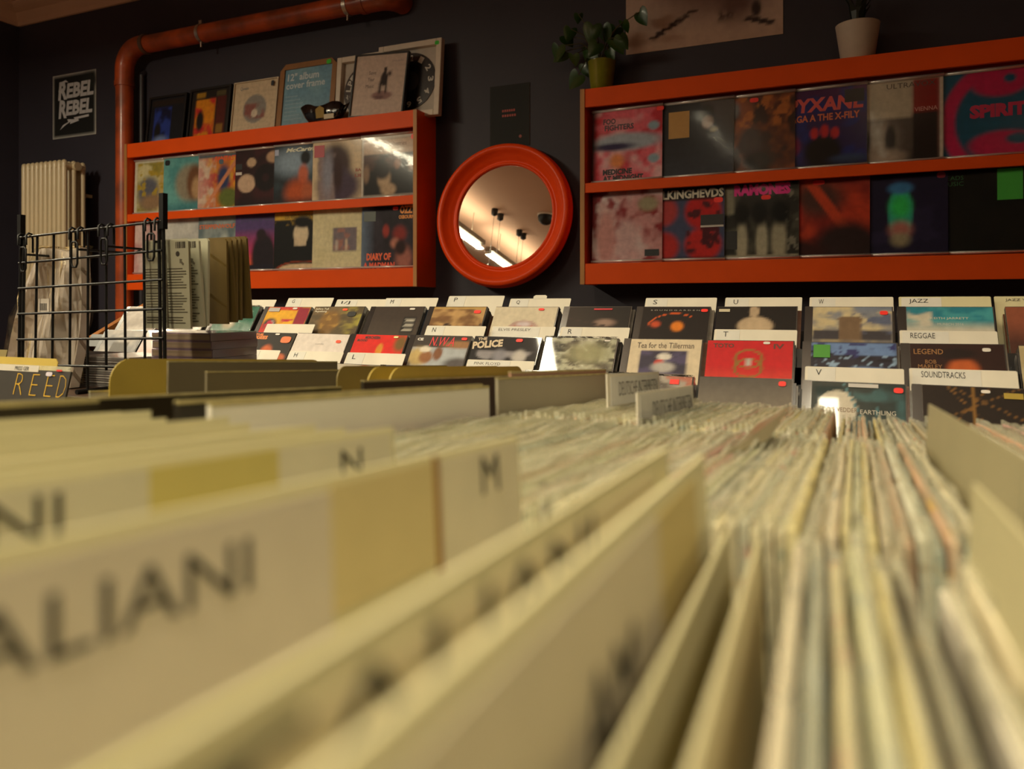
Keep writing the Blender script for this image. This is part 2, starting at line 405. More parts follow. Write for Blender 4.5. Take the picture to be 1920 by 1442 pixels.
CR = (226,214,186)
LPA = [
 ('record sleeve with grey shape on olive and cream print, pale border, beside the shelf end', (206,200,180), [('r',.07,.05,1,.96,(150,138,60)),('n',5,.5,.1,(206,196,150),1,(.07,.05,1,.96)),('e',.36,.4,.27,.3,(98,98,110),.3),('e',.8,.5,.2,.42,(196,170,100),.3),('n',8,.62,.05,(176,150,50),3,(.07,.3,1,.96)),('e',.45,.22,.3,.14,(150,120,90),.5)], [], [(.93,.93,.09,.1,(226,60,90),False)]),
 ('teal record sleeve with a brown and grey oval print', (86,150,152), [('n',4,.5,.2,(110,172,170),4),('e',.62,.52,.33,.34,(150,140,120),.25),('e',.76,.52,.2,.33,(116,76,48),.3),('e',.8,.42,.12,.2,(186,150,110),.4),('g',0,.25,(60,120,130))], [], [(.09,.92,.12,.1,(24,26,30))]),
 ('orange and yellow mottled record sleeve with blue and green blotches', (206,120,50), [('n',5,.48,.1,(226,170,40),6),('n',7,.6,.08,(190,60,40),7),('h',.0,.42,(206,160,150)),('n',6,.55,.1,(214,190,170),12,(0,0,.4,.9)),('e',.58,.55,.14,.24,(50,62,104),.4),('l',-.7,.1,.035,(212,140,100)),('e',.7,.2,.24,.18,(104,116,50),.3),('r',0,.93,1,1,(90,100,110))], [('FANTASTIC',.38,.86,.98,.95,(226,80,30),.03)], [(.52,.85,.1,.09,(80,96,110))]),  # pinkish left half is a reflection painted into the cover colours
 ('dark maroon record sleeve with cream patches and a faint dark disc', (48,24,26), [('n',4,.5,.2,(70,30,32),8),('e',.25,.42,.19,.16,(206,176,150),.1),('e',.35,.78,.1,.08,(200,170,140),.15),('e',.82,.85,.15,.1,(196,160,130),.2),('e',.66,.5,.24,.24,(30,18,20),.1),('e',.66,.5,.07,.07,(56,28,30),.3),('g',0,.2,(28,20,24)),('e',.92,.2,.06,.07,(130,40,120),.3)], [], [(.08,.72,.14,.1,(28,26,28),False),(.08,.6,.13,.05,(210,200,190),False)]),
 ('dark slate record sleeve with blue haze and orange blotches, pale slanted title', (40,48,54), [('n',3,.5,.2,(62,78,88),9),('e',.4,.72,.4,.22,(150,170,190),.7),('e',.64,.78,.1,.12,(34,34,38),.3),('e',.6,.5,.1,.16,(206,110,80),.4),('e',.5,.18,.26,.24,(196,90,40),.5),('e',.7,.2,.12,.16,(190,100,60),.5),('g',0,.15,(50,34,36))], [('McCartney',.24,.87,.98,.96,(226,224,200),.04,.3)], [(.05,.9,.08,.1,(170,176,200),False)]),
 ('cream record sleeve with large dark purple-brown smoky mass and red square sticker', (222,200,166), [('e',.45,.62,.3,.34,(70,46,44),.3),('e',.52,.25,.42,.3,(78,60,80),.35),('n',5,.55,.12,(150,130,130),11,(.1,0,.45,.8)),('e',.3,.5,.1,.35,(150,150,166),.7),('e',.5,.45,.09,.3,(60,30,30),.5)], [('BA',.84,.47,.95,.52,(150,60,40),.03),('LIE',.83,.38,.97,.43,(150,60,40),.03)], [(.13,.85,.2,.2,(176,30,48),False,'sticker')]),
 ('white-bordered record sleeve with pink title band above dark picture with pale blotches', (214,204,190), [('r',.04,.05,.99,.95,(28,24,24)),('r',.04,.71,.99,.95,(206,176,150)),('n',5,.5,.15,(92,56,44),13,(.04,.45,.99,.71)),('e',.42,.32,.12,.16,(196,168,136),.3),('e',.5,.14,.14,.1,(196,168,136),.3),('e',.38,.45,.15,.14,(34,22,22),.3),('e',.66,.54,.06,.08,(170,120,96),.4),('e',.93,.52,.07,.1,(176,136,110),.4),('e',.09,.4,.06,.14,(150,120,96),.4)], [('The Cranberries',.24,.83,.82,.9,(150,116,100),.0)], [(.95,.95,.1,.08,RED)]),
]
LPB = [
 ('pale pink record sleeve low beside the shelf end', (214,190,186), [('n',4,.5,.2,(196,150,150),14)], [], []),
 ('pale silver-white record sleeve with faint grey haze, lower tier', (206,204,198), [('n',3,.5,.2,(172,172,172),15)], [], []),
 ('grey-blue record sleeve with an orange title line', (108,124,130), [('n',4,.5,.15,(150,160,160),16),('g',.0,.5,(70,84,90)),('e',.6,.4,.1,.3,(190,196,190),.5)], [('STEPPENWOLF 19',.02,.78,.98,.86,(214,110,60),.03)], []),
 ('purple to magenta sunset record sleeve with dark mass at the right', (92,72,124), [('g',.25,.75,(216,64,110)),('g',.1,.35,(236,110,60)),('e',.62,.25,.26,.42,(40,32,40),.2),('e',.56,.64,.1,.1,(48,34,40),.3),('r',0,0,1,.12,(36,34,48))], [('JOHN FORD',.1,.84,.95,.95,(70,58,104),.03)], []),
 ('record sleeve with yellow band above black and cream print, green strip at the edge', (26,26,26), [('r',0,.86,.92,1,(206,166,60)),('n',7,.62,.05,(206,166,60),17,(0,.78,.92,.9)),('e',.55,.62,.15,.2,(224,206,176),.12),('e',.58,.82,.2,.1,(22,20,20),.3),('r',.42,.42,.66,.56,(220,200,170)),('e',.62,.02,.55,.1,(222,196,160),.1),('o',.62,.0,.56,.16,.06,(150,60,30)),('r',.9,.2,1,.68,(40,104,54))], [('LOU REED TRANSFORMER',.22,.88,.84,.95,(60,50,24),.0)], [(.86,.95,.1,.06,RED)]),
 ('plain cream record sleeve with one small purple-grey square print', (226,216,180), [('n',2,.5,.3,(214,202,160),18),('r',.4,.3,.86,.69,(128,116,124)),('n',9,.5,.1,(170,120,110),19,(.42,.32,.84,.67)),('r',.45,.32,.5,.48,(204,190,180)),('r',.64,.32,.69,.5,(204,180,160))], [], []),
 ('dark purple-grey record sleeve with orange lettering and red blotches, lower tier end', (58,50,62), [('n',4,.5,.2,(40,32,40),20),('h',0,.25,(110,126,150)),('e',.45,.6,.06,.1,(170,60,50),.4),('e',.7,.55,.12,.12,(150,50,44),.5),('e',.62,.4,.08,.08,(196,130,110),.5),('e',.78,.15,.14,.2,(176,110,96),.5),('e',.72,.33,.1,.12,(50,24,24),.4)], [('OZZY',.7,.86,.99,.99,(240,150,40),.05),('OSBOURNE',.68,.78,.99,.84,(240,150,40),.04),('DIARY OF',.1,.13,.55,.25,(236,96,40),.05),('A MADMAN',.04,.0,.62,.1,(236,80,36),.05)], [(.62,.95,.1,.06,RED),(.15,.84,.22,.16,(78,84,76),False,'sticker')]),
]
LPR = [
 ('red and pink record sleeve with pale blue band and black title letters', (206,56,72), [('n',5,.5,.1,(232,110,126),21),('n',3,.6,.1,(236,190,196),22),('e',.5,.56,.5,.12,(176,186,200),.3),('e',.3,.5,.3,.05,(60,50,90),.5),('e',.88,.75,.08,.06,(150,180,196),.3),('e',.88,.3,.08,.06,(150,180,196),.3),('e',.4,.83,.2,.06,(226,150,156),.4),('h',0,.06,(30,20,24)),('e',.36,.3,.1,.1,(236,150,90),.5)], [('FOO',.16,.82,.34,.9,(70,60,66),.03),('FIGHTERS',.18,.73,.6,.81,(70,66,76),.03),('MEDICINE',.16,.11,.58,.19,(24,18,24),.05),('AT MIDNIGHT',.16,.02,.74,.1,(24,18,24),.05)], [(.97,.97,.1,.06,RED)]),
 ('dark charcoal record sleeve with a gold text sticker', (52,54,60), [('g',0,.5,(66,70,80)),('e',.66,.85,.1,.12,(26,22,24),.4),('e',.66,.72,.07,.08,(170,136,116),.4),('e',.74,.62,.05,.03,(150,130,96),.5)], [('LIVE',.19,.75,.38,.81,(30,24,20),.04)], [(.28,.72,.28,.36,(196,150,76),False,'sticker')]),
 ('russet and brown mottled painted record sleeve', (96,52,36), [('n',6,.5,.15,(150,80,44),22),('n',5,.55,.12,(60,36,30),23),('e',.45,.4,.14,.22,(70,60,60),.4),('e',.55,.15,.2,.14,(26,20,22),.4),('e',.18,.85,.12,.12,(130,140,150),.5),('n',9,.6,.06,(190,110,50),24,(.3,.6,1,1))], [], [(.5,.95,.11,.06,RED)]),
 ('purple and navy record sleeve with ragged pink and orange lettering', (52,40,96), [('g',1,.5,(84,34,90)),('n',5,.55,.12,(40,50,130),25),('e',.5,.2,.22,.24,(24,20,24),.3),('e',.4,.45,.05,.07,(210,50,60),.3),('e',.52,.47,.05,.08,(210,50,60),.3),('e',.64,.44,.05,.07,(210,50,60),.3),('e',.12,.3,.1,.12,(170,40,90),.5),('e',.8,.1,.2,.06,(60,80,120),.6),('g',0,.12,(20,18,26))], [('PYXANL',.08,.72,.96,.9,(226,90,90),.04,.1),('SAGA A THE X-FILY',.08,.6,.92,.69,(230,120,80),.03)], [(.86,.88,.22,.16,(20,18,36),False,'sticker')]),
 ('record sleeve in white, red band and dark photograph blocks with thin title', (196,186,164), [('r',.68,.0,1,1,(150,26,26)),('r',0,.0,.95,.55,(92,82,76)),('r',.68,.04,.95,.6,(34,24,24)),('g',0,.2,(30,26,24)),('e',.3,.32,.2,.2,(170,156,140),.6),('e',.16,.3,.06,.18,(60,50,46),.4),('e',.44,.3,.06,.18,(50,42,40),.4),('e',.4,.08,.2,.1,(176,160,144),.5),('r',.96,0,1,1,(220,210,196))], [('ULTRAVOX',.4,.91,.92,.97,(80,70,64),.0),('VIENNA',.7,.61,.94,.66,(220,160,150),.0)], []),
 ('teal blue record sleeve with broad pink curved bands', (24,96,130), [('o',.75,.42,.55,.62,.13,(206,36,96)),('e',.72,.86,.28,.16,(206,36,96),.2),('e',.75,.14,.34,.16,(206,36,96),.2),('e',.9,.2,.12,.06,(24,96,130),.3),('e',.82,.9,.06,.05,(24,96,130),.3)], [("SPIRIT",.42,.46,.98,.62,(206,40,90),.06)], []),
]
LPS = [
 ('pale pink and mauve marbled record sleeve with small black sticker', (206,150,150), [('n',3,.48,.15,(232,216,216),31),('n',5,.56,.1,(150,50,56),32),('e',.5,.35,.16,.24,(212,176,176),.4),('e',.2,.35,.14,.4,(206,150,146),.4),('e',.8,.8,.14,.1,(170,160,130),.4)], [], [(.86,.13,.2,.09,(24,24,26),False,'sticker')]),
 ('record sleeve of red rounded patches on blue-grey under black-edged title', (76,84,116), [('e',.72,.66,.24,.24,(206,40,40),.2),('e',.72,.22,.24,.22,(206,44,40),.2),('e',.18,.68,.2,.2,(190,70,70),.25),('e',.18,.2,.22,.2,(196,50,46),.25),('r',0,.82,1,1,(28,26,28)),('r',0,0,1,.05,(30,28,30)),('n',8,.62,.06,(90,30,40),33,(.5,.1,.95,.8))], [('TVLKINGHEVDS',.0,.84,.99,.96,(214,206,186),.04)], [(.92,.8,.12,.07,RED),(.84,.54,.3,.14,(26,24,26),False,'sticker'),(.84,.46,.3,.03,(210,200,190),False,'sticker')]),
 ('black and white photographic record sleeve with hot pink title letters', (54,52,46), [('n',6,.5,.12,(90,88,76),34),('e',.3,.22,.07,.28,(186,180,156),.35),('e',.55,.22,.07,.28,(190,184,160),.35),('e',.76,.24,.09,.28,(180,174,150),.35),('e',.3,.6,.1,.14,(26,24,22),.4),('e',.52,.6,.1,.16,(30,28,26),.4),('e',.78,.6,.12,.16,(24,22,20),.4),('r',0,0,1,.06,(170,166,144)),('r',0,.6,.2,.95,(150,146,126)),('n',12,.6,.05,(140,136,120),35,(.86,0,1,1))], [('RAMONES',.2,.83,.9,.98,(236,40,150),.07)], [(.6,.8,.12,.06,RED),(.12,.26,.24,.24,(26,24,24),False,'sticker')]),
 ('red stormy record sleeve with dark slopes and black round sticker', (150,44,34), [('n',4,.5,.15,(206,70,40),36),('e',.42,.75,.28,.22,(90,56,48),.5),('l',.6,.8,.06,(216,80,44)),('e',.75,.1,.4,.34,(52,34,34),.3),('e',.2,.05,.3,.2,(60,24,24),.4),('e',.12,.55,.1,.2,(206,50,44),.4)], [], [(.42,.95,.14,.06,RED),(.08,.82,.16,.2,(18,18,18),True,'sticker')]),
 ('navy record sleeve with one upright glow fading cyan, green and pink', (34,30,62), [('n',4,.6,.1,(44,40,74),37),('e',.5,.52,.13,.32,(60,190,170),.15),('e',.5,.6,.11,.14,(60,220,110),.6),('e',.5,.32,.12,.1,(200,130,120),.6),('e',.5,.2,.1,.08,(170,160,130),.6),('e',.5,.82,.13,.07,(70,140,200),.4)], [], [(.93,.95,.09,.07,(150,20,50)),(.06,.1,.12,.2,(196,180,130),False,'sticker')]),
 ('almost black record sleeve with small green lettering and green sticker', (16,20,16), [('n',3,.5,.2,(26,26,20),38)], [('HEADS',.14,.88,.36,.93,(40,110,60),.0),('MUSIC',.14,.81,.36,.86,(40,110,60),.0)], [(.82,.8,.25,.36,(70,190,70),False,'sticker')]),
]
def place_row(specs, lefts, z, yaw, y0=3.235):
    for sp, x in zip(specs, lefts):
        th = R(yaw)
        make_lp(sp[0], sp[1], sp[2], sp[3], sp[4], loc=(x, y0 + (0.004 if yaw > 0 else .0085), z), rot=(R(-2.0), 0, th))
ZB1 = ZC+.097+.4385; ZB0 = ZC+.097+.0905
LX = [-3.868,-3.637,-3.37,-3.10,-2.83,-2.577,-2.272]
place_row(LPA, LX, ZB1+.0015, 2.0)
place_row(LPB, LX, ZB0+.0015, 2.0)
place_row(LPR, [-1.06,-.767,-.533,-.275,-.02,.245], ZB1+.0015, -2.0)
place_row(LPS, [-1.06,-.804,-.518,-.265,-.005,.245], ZB0+.0015, -2.0)

# ------------------------------------------------------------------ things standing on the left shelf
ZTOP = ZC+.097+.833
def framed(name, label, cat, x0, wd, ht, base, ops, bord, bcol, texts=(), stick=(), y=3.30, lean=7, roll=0, n=36, z=ZTOP, cut=0, matte=False):
    t = thing(name, label, cat, (x0, y, z+.001), (R(-lean), R(roll), 0), 'framed covers on top of the wall shelf')
    fm = mat('frame_%02x%02x%02x' % bcol, bcol, rough=.45, noise=.15, nscale=20)
    if cut:   # chamfered outer corners
        out = [(0,0),(wd,0),(wd,ht-cut),(wd-cut,ht),(cut,ht),(0,ht-cut)]
        mbk = MB().prism(out, .004, .02)
        part('backing', mbk, fm, t)
        inn = [(bord,bord),(wd-bord,bord),(wd-bord,ht-bord),(wd-bord,ht-bord),(bord,ht-bord),(bord,ht-bord)]
        V = [(p[0],-.008,p[1]) for p in out] + [(p[0],-.008,p[1]) for p in inn] + [(p[0],.004,p[1]) for p in out] + [(p[0],.0,p[1]) for p in inn]
        F = []
        for i in range(6):
            j = (i+1) % 6
            F += [(i,j,6+j,6+i),(i,12+i,12+j,j),(6+i,6+j,18+j,18+i)]
        part('frame', MB().add(V, F), fm, t)
    else:
        f = MB().box((0,-.008,0),(bord,.014,ht)).box((wd-bord,-.008,0),(wd,.014,ht)).box((bord,-.008,0),(wd-bord,.014,bord)).box((bord,-.008,ht-bord),(wd-bord,.014,ht))
        part('frame', f, fm, t)
        part('backing', rbox((bord,.004,bord),(wd-bord,.014,ht-bord)), fm, t)
    iw, ih = wd-2*bord, ht-2*bord
    p = part('print', cover_mesh(iw, ih, .003, base, ops, n, m=PRINT_MATTE if matte else PRINT), None, t, (bord, 0, bord))
    for tx in texts:
        s, a, b, c, d, col = tx[:6]; bd = tx[6] if len(tx) > 6 else .02; ro = tx[7] if len(tx) > 7 else 0
        part('lettering', text_mesh(s, a*iw, b*ih, c*iw, d*ih, -.0006, solid(col), bd, 0, ro), None, p)
    for k in stick: sticker(t, k[0]*wd, k[1]*ht, k[2], k[3], k[4], y=-.0095)
    return t
framed('framed_record','black-framed record with a blue print, standing on the shelf nearest the pipe','framed record',-3.845,.30,.315,(30,30,36),[('r',.12,0,.62,.8,(44,64,150)),('n',5,.5,.15,(24,26,60),41,(.12,0,.62,.8)),('e',.25,.3,.1,.2,(30,28,30),.3),('r',.02,.85,.95,.96,(44,34,30)),('e',.36,.1,.2,.1,(120,140,190),.6)],.014,(20,18,18))
framed('framed_record','black-framed record with a red and yellow print between two framed records','framed record',-3.52,.31,.325,(40,34,30),[('r',.12,0,.64,.82,(226,140,30)),('n',5,.5,.1,(206,50,44),42,(.12,0,.64,.82)),('r',.68,.1,.92,.85,(90,36,30)),('r',.7,.12,.88,.3,(150,110,50)),('r',.12,.86,.36,.96,(176,130,40)),('e',.26,.4,.1,.2,(34,28,28),.3),('r',.66,.86,.9,.96,(90,80,50))],.014,(20,18,18))
framed('framed_record','white square sleeve with a round grey and pink print, on the shelf','framed record',-3.19,.315,.325,(216,196,166),[('r',.1,.1,.9,.82,(208,188,158)),('r',.115,.115,.885,.805,(216,196,166)),('e',.5,.5,.27,.26,(150,146,140),.06),('n',7,.5,.12,(150,96,90),43,(.26,.32,.74,.6)),('e',.5,.42,.07,.08,(220,206,186),.1)],.006,(206,190,164),[('Queen',.12,.86,.32,.93,(110,120,130),.0),('Queen',.4,.04,.6,.1,(120,110,100),.0)],[(.88,.9,.02,.03,(40,44,50))])
framed('album_frame','tan frame with cut corners around a pale blue sheet with white lettering','picture frame',-2.865,.375,.385,(120,164,190),[('g',0,.6,(140,170,184)),('n',3,.6,.2,(134,176,196),44)],.03,(150,104,58),
       [('12" album',.06,.8,.72,.93,(206,220,226),.02),('cover frame',.04,.66,.86,.78,(200,214,220),.02)]+[('iiiiiiiiiiii',.05,.52-.065*k,.3+.06*(k % 4),.54-.065*k,(176,200,210),.0) for k in range(7)],[(.86,.95,.03,.025,(60,200,50))],cut=.035)
def record_frame(label, x0, wd, ht, texts, y, dcol, lcol, z=ZTOP):
    t = thing('disc_display', label, 'picture frame', (x0, y, z+.001), (R(-5),0,0), 'white frames holding black discs')
    wm = mat('white_frame_paint', (220,206,188), rough=.5, noise=.08)
    b = .03
    part('frame', MB().box((0,-.014,0),(b,.02,ht)).box((wd-b,-.014,0),(wd,.02,ht)).box((b,-.014,0),(wd-b,.02,b)).box((b,-.014,ht-b),(wd-b,.02,ht)), wm, t, bevel=.003)
    part('backing', rbox((b,.012,b),(wd-b,.02,ht-b)), mat('grey_mount', (190,180,168), rough=.7, noise=.1), t)
    c = (wd/2, ht/2); rd = .145
    V = lambda r, y_: [(c[0]+r*math.cos(2*math.pi*i/40), y_, c[1]+r*math.sin(2*math.pi*i/40)) for i in range(40)]
    d = MB().add(V(rd,.008)+V(rd,.011)+V(.05,.008), [(i,(i+1)%40,80+(i+1)%40,80+i) for i in range(40)]+[(i,40+i,40+(i+1)%40,(i+1)%40) for i in range(40)]+[tuple(range(79,39,-1))])
    dp = part('disc', d, mat('vinyl_%02x' % dcol[0], dcol, rough=.3, coat=.5, noise=.1, nscale=90), t)
    part('disc_label', MB().add(V(.05,.0075)+V(.05,.0085), [tuple(range(40))]+[(i,40+i,40+(i+1)%40,(i+1)%40) for i in range(40)]), solid(lcol,'card'), dp)
    for s, a in texts:
        r_ = .118; x = c[0]+r_*math.cos(a); z_ = c[1]+r_*math.sin(a)
        part('lettering', text_mesh(s, x-.013, z_-.016, x+.013, z_+.016, .0068, solid((196,190,180)), .03, 0, a-math.pi/2), None, dp)
    return t
record_frame('white box frame with a brown lettered disc, half hidden by a leaning print', -2.49, .37, .375, [('L',R(172)),('P',R(156)),('-',R(142)),('C',R(128)),('L',R(112)),('O',R(97)),('C',R(82)),('K',R(66)),('*',R(192))], 3.318, (58,46,44), (196,60,50))
f2 = record_frame('white box frame with black numbered disc and green price dot at the shelf end', -2.213, .365, .385, [(str(12 if k == 0 else k), R(90-30*k)) for k in range(12)], 3.288, (22,20,22), (40,36,36))
sticker(f2, .34, .36, .024, .02, (60,200,50), y=-.0155)
p_ = framed('framed_print','thin black frame, pale sheet with a small dark figure, leaning on white frames','framed print',-2.335,.315,.325,(206,184,170),[('e',.57,.33,.2,.07,(150,116,112),.2),('e',.52,.3,.1,.03,(120,90,90),.4),('r',.5,.36,.55,.56,(58,44,44)),('r',.62,.36,.66,.56,(58,44,44)),('e',.59,.6,.07,.12,(50,38,38),.2),('e',.6,.75,.035,.04,(50,38,38),.3),('r',.66,.64,.72,.72,(64,48,48))],.007,(24,20,20),
       [('Save',.28,.68,.42,.74,(100,84,80),.0),('Your',.27,.57,.4,.63,(100,84,80),.0),('Music',.24,.46,.4,.52,(100,84,80),.0),('illilill',.72,.87,.92,.9,(150,136,130),.0)], y=3.222, lean=6, roll=3.5)
p_.location.z += .019 ; p_.location.y = 3.226
# the wrapped vinyl bowl
bw = thing('record_bowl','crinkled dark bowl with yellow label and price tag beside the tan frame','bowl',(-2.50,3.243,ZTOP+.001))
prof = []
N_ = 56; V = []; F = []
rings = [(.05,.0),(.075,.01),(.105,.05),(.128,.10),(.124,.10),(.1,.052),(.07,.014),(.0,.006)]
for j in range(N_):
    a = 2*math.pi*j/N_; wv = 1+.06*math.sin(7*a)+.03*math.sin(17*a+1)
    for i, (r, h) in enumerate(rings):
        k_ = (wv if 1 < i < 6 else 1); V.append((r*k_*math.cos(a)*1.15, r*k_*math.sin(a)*.36, h*(1+(.10*math.sin(5*a) if 1 < i < 6 else 0))))
K = len(rings)
for j in range(N_):
    for i in range(K-1): F.append((j*K+i, ((j+1) % N_)*K+i, ((j+1) % N_)*K+i+1, j*K+i+1))
F.append(tuple(j*K for j in range(N_))[::-1])
part('bowl', MB().add(V, F, 0, True), mat('wrapped_vinyl', (20,19,20), rough=.22, coat=1, coat_r=.1, bump=.6, bscale=30), bw)
part('label', MB().add([(-.02,-.043,.03),(.03,-.044,.03),(.035,-.05,.075),(.01,-.052,.09),(-.02,-.049,.075),
                         (-.02,-.041,.03),(.03,-.042,.03),(.035,-.048,.075),(.01,-.05,.09),(-.02,-.047,.075)], [(0,1,2,3,4),(9,8,7,6,5)]), solid((150,120,40),'card'), bw)
part('price_tag', rbox((.035,-.0505,.02),(.095,-.049,.044)), solid((206,190,160),'card'), bw)

# ------------------------------------------------------------------ posters, mirror, pipe, radiator, plants
def poster(label, x0, x1, z0, z1, base, ops, texts=(), border=None, n=36, name='poster', lean=0):
    t = thing(name, label, 'poster', (x0, YW-.0035, z0))
    wd, ht = x1-x0, z1-z0
    part('sheet', cover_mesh(wd, ht, .002, base, ops, n, m=PRINT_MATTE), None, t)
    for tx in texts:
        s, a, b, c, d, col = tx[:6]; bd = tx[6] if len(tx) > 6 else .02; sh = tx[7] if len(tx) > 7 else 0; ro = tx[8] if len(tx) > 8 else 0
        part('lettering', text_mesh(s, a*wd, b*ht, c*wd, d*ht, -.0006, solid(col), bd, sh, ro), None, t)
    return t
GW = (200,200,205)
pr = poster('black poster with bold white slanted lettering and a lightning stroke, above the radiator', -4.776, -4.372, ZC+1.087, ZC+1.497, (190,190,186),
   [('r',.025,.025,.975,.975,(12,14,14)),('e',.85,.85,.2,.12,(26,30,28),.6)],
   [('R',.13,.6,.34,.89,GW,.045,.12),('EBEL',.32,.615,.95,.85,GW,.045,.12),('R',.14,.31,.33,.6,GW,.045,.12),('EBEL',.31,.345,.92,.575,GW,.045,.12)])
part('lightning_emblem', MB().prism([(.07,.055),(.13,.085),(.17,.1),(.165,.085),(.25,.1),(.24,.112),(.34,.118),(.34,.132),(.2,.124),(.21,.112),(.14,.118),(.15,.1),(.1,.085)], -.0012, -.0004), solid(GW), pr)
part('swoosh_emblem', MB().prism([(.055,.30),(.065,.335),(.09,.365),(.125,.372),(.15,.355),(.12,.358),(.09,.348),(.07,.32)], -.0012, -.0004), solid(GW), pr)
bp = poster('small black notice with two red lines above the round mirror', -1.622, -1.414, ZC+.767, ZC+1.064, (14,16,12), [('n',2,.6,.2,(20,22,14),51)])
for zz, w0 in ((.168,.07),(.144,.075)):
    for k in range(6): part('printed_mark', rbox((.065+k*w0/6,-.0012,zz),(.065+k*w0/6+w0/8,-.0004,zz+.011)), solid((170,44,16)), bp)
part('printed_mark', MB().prism([(.16+.008*math.cos(a),.045+.008*math.sin(a)) for a in [i*.785 for i in range(8)]], -.0012, -.0004), solid((150,50,20)), bp)
poster('large white poster with brown ink splashes above the shelf', -.945, -.277, ZC+1.13, ZC+1.85, (206,180,164),
   [('e',.62,.4,.36,.24,(120,86,78),.7),('n',6,.5,.08,(40,24,24),52,(.22,.33,.95,.9)),('e',.72,.24,.1,.16,(112,80,72),.6),('g',0,.2,(196,166,146))]
   + [('e',.19+.042*k,.082+.021*k,.034,.012+.004*math.sin(k*2.1),(56,34,30),.3) for k in range(7)]
   + [('e',.80+.04*k,.115-.012*k,.035,.012,(52,34,32),.3) for k in range(4)] + [('e',.84,.17,.03,.05,(60,40,36),.4),('n',16,.6,.05,(80,58,50),54,(.42,.13,.7,.18))], n=72)

mr = thing('round_mirror','round mirror in a thick orange turned frame between the two shelves','mirror',(-1.522,3.335,ZC+.428),(R(-7),0,0))
MRF = mat('orange_gloss_paint', (246,76,12), rough=.45, spec=.2, coat=.12, coat_r=.2, noise=.06, nscale=10)
prof = [(.245,.012),(.245,-.012),(.25,-.018),(.256,-.018),(.26,-.013),(.268,-.013),(.274,-.02),(.285,-.026),(.298,-.036),(.308,-.05),(.314,-.058),(.325,-.06),(.336,-.056),(.341,-.046),(.341,-.03),(.345,-.026),(.346,-.012),(.341,-.006),(.336,.0),(.336,.012),(.245,.012)]
part('frame', MB().lathe(prof, 96, 'y'), MRF, mr)
MIR = mat('mirror_glass', (236,230,222), rough=.012, metal=1.)
part('glass', MB().lathe([(.0001,-.006),(.2445,-.006),(.2445,0),(.0001,0)], 96, 'y', smooth=False), MIR, mr)

PIPE = mat('orange_drain_pipe', (196,84,34), rough=.38, coat=.2, noise=.5, nscale=7, col2=(120,56,30), bump=.03)
pp = thing('drain_pipe','orange drain pipe rising beside the shelf and turning along the wall','pipe',(-4.0,3.285,0))
r = .05; zh = ZC+1.545
arc = [(.13-.13*math.cos(a), 0, zh-.13+.13*math.sin(a)) for a in [i*math.pi/2/10 for i in range(11)]]
part('vertical_pipe', MB().tube([(0,0,0),(0,0,zh-.19)], r, 24), PIPE, pp)
part('elbow', MB().tube([(0,0,zh-.2)]+arc+[(.19,0,zh)], r+.004, 24), PIPE, pp)
part('horizontal_pipe', MB().tube([(.17,0,zh),(1.78,0,zh)], r, 24), PIPE, pp)
arc2 = [(1.80+.09*math.sin(a), .09-.09*math.cos(a), zh) for a in [i*math.pi/2/8 for i in range(9)]]
part('end_elbow', MB().tube([(1.72,0,zh)]+arc2+[(1.89,.095,zh)], r+.004, 24), PIPE, pp)
RUB = mat('grey_pipe_joint', (96,74,58), rough=.5, noise=.2)
part('joint_ring', MB().tube([(.17,0,zh),(.195,0,zh)], r+.008, 24), RUB, pp)
part('joint_ring', MB().tube([(0,0,zh-.2),(0,0,zh-.23)], r+.007, 24), PIPE, pp)
part('joint_ring', MB().tube([(1.70,0,zh),(1.73,0,zh)], r+.007, 24), PIPE, pp)
STEEL = mat('zinc_clamp', (200,190,176), rough=.35, metal=.9, noise=.15, nscale=60)
for x in (.62, 1.62):
    c = part('pipe_clamp', MB().tube([(x-.011,0,zh),(x+.011,0,zh)], r+.0035, 24), STEEL, pp)
    part('clamp_screw', MB().tube([(x,-.01,zh-r-.03),(x,-.01,zh-r+.002)], .006, 8).box((x-.01,-.018,zh+r),(x+.01,.0,zh+r+.02)), STEEL, c)
    part('clamp_rod', MB().tube([(x,.02,zh+.02),(x,.095,zh+.02)], .006, 8), STEEL, c)
dp = thing('heating_pipe','slim dark painted pipe running up the wall beside the orange drain pipe','pipe',(XY(266,3.36),3.36,0))
part('tube', MB().tube([(0,0,0),(0,0,ZC+1.40)], .016, 14), mat('dark_painted_steel', (56,52,58), rough=.45, noise=.1), dp)
part('cap', MB().tube([(0,0,ZC+1.40),(0,.024,ZC+1.42)], .016, 14), mat('dark_painted_steel'), dp)

ENAM = mat('radiator_enamel', (214,196,160), rough=.35, coat=.3, noise=.06, nscale=8)
ra = thing('column_radiator','tall cream column radiator on the wall below the black poster','radiator',(-4.73,3.15,ZC+.885))
H = 1.55
sec = MB()
for yy in (0,.06,.12):
    pts = [(.02,yy,-H+.02),(.02,yy,-H+.04),(.02,yy,-.03),(.02,yy,-.012),(.02,yy,-.004),(.02,yy,0)]
    sec.tube(pts, [.012,.0165,.0165,.0155,.011,.004], 12)
for zz in (-.035,-H+.05):
    sec.tube([(.02,-.008,zz),(.02,.128,zz)], .019, 10)
    sec.tube([(-.0,.06,zz),(.0405,.06,zz)], .024, 12)
sm_ = sec.mesh('section', ENAM)
for k in range(10): link('section', sm_, ra, (k*.0405,0,0))
for zz in (-.035,-H+.05): part('end_plug', MB().tube([(.405,.06,zz),(.425,.06,zz)], .026, 12), ENAM, ra)
part('wall_bracket', MB().box((.1,.13,-.2),(.12,.236,-.18)).box((.3,.13,-.2),(.32,.236,-.18)).box((.1,.13,-1.3),(.12,.236,-1.28)), ENAM, ra)
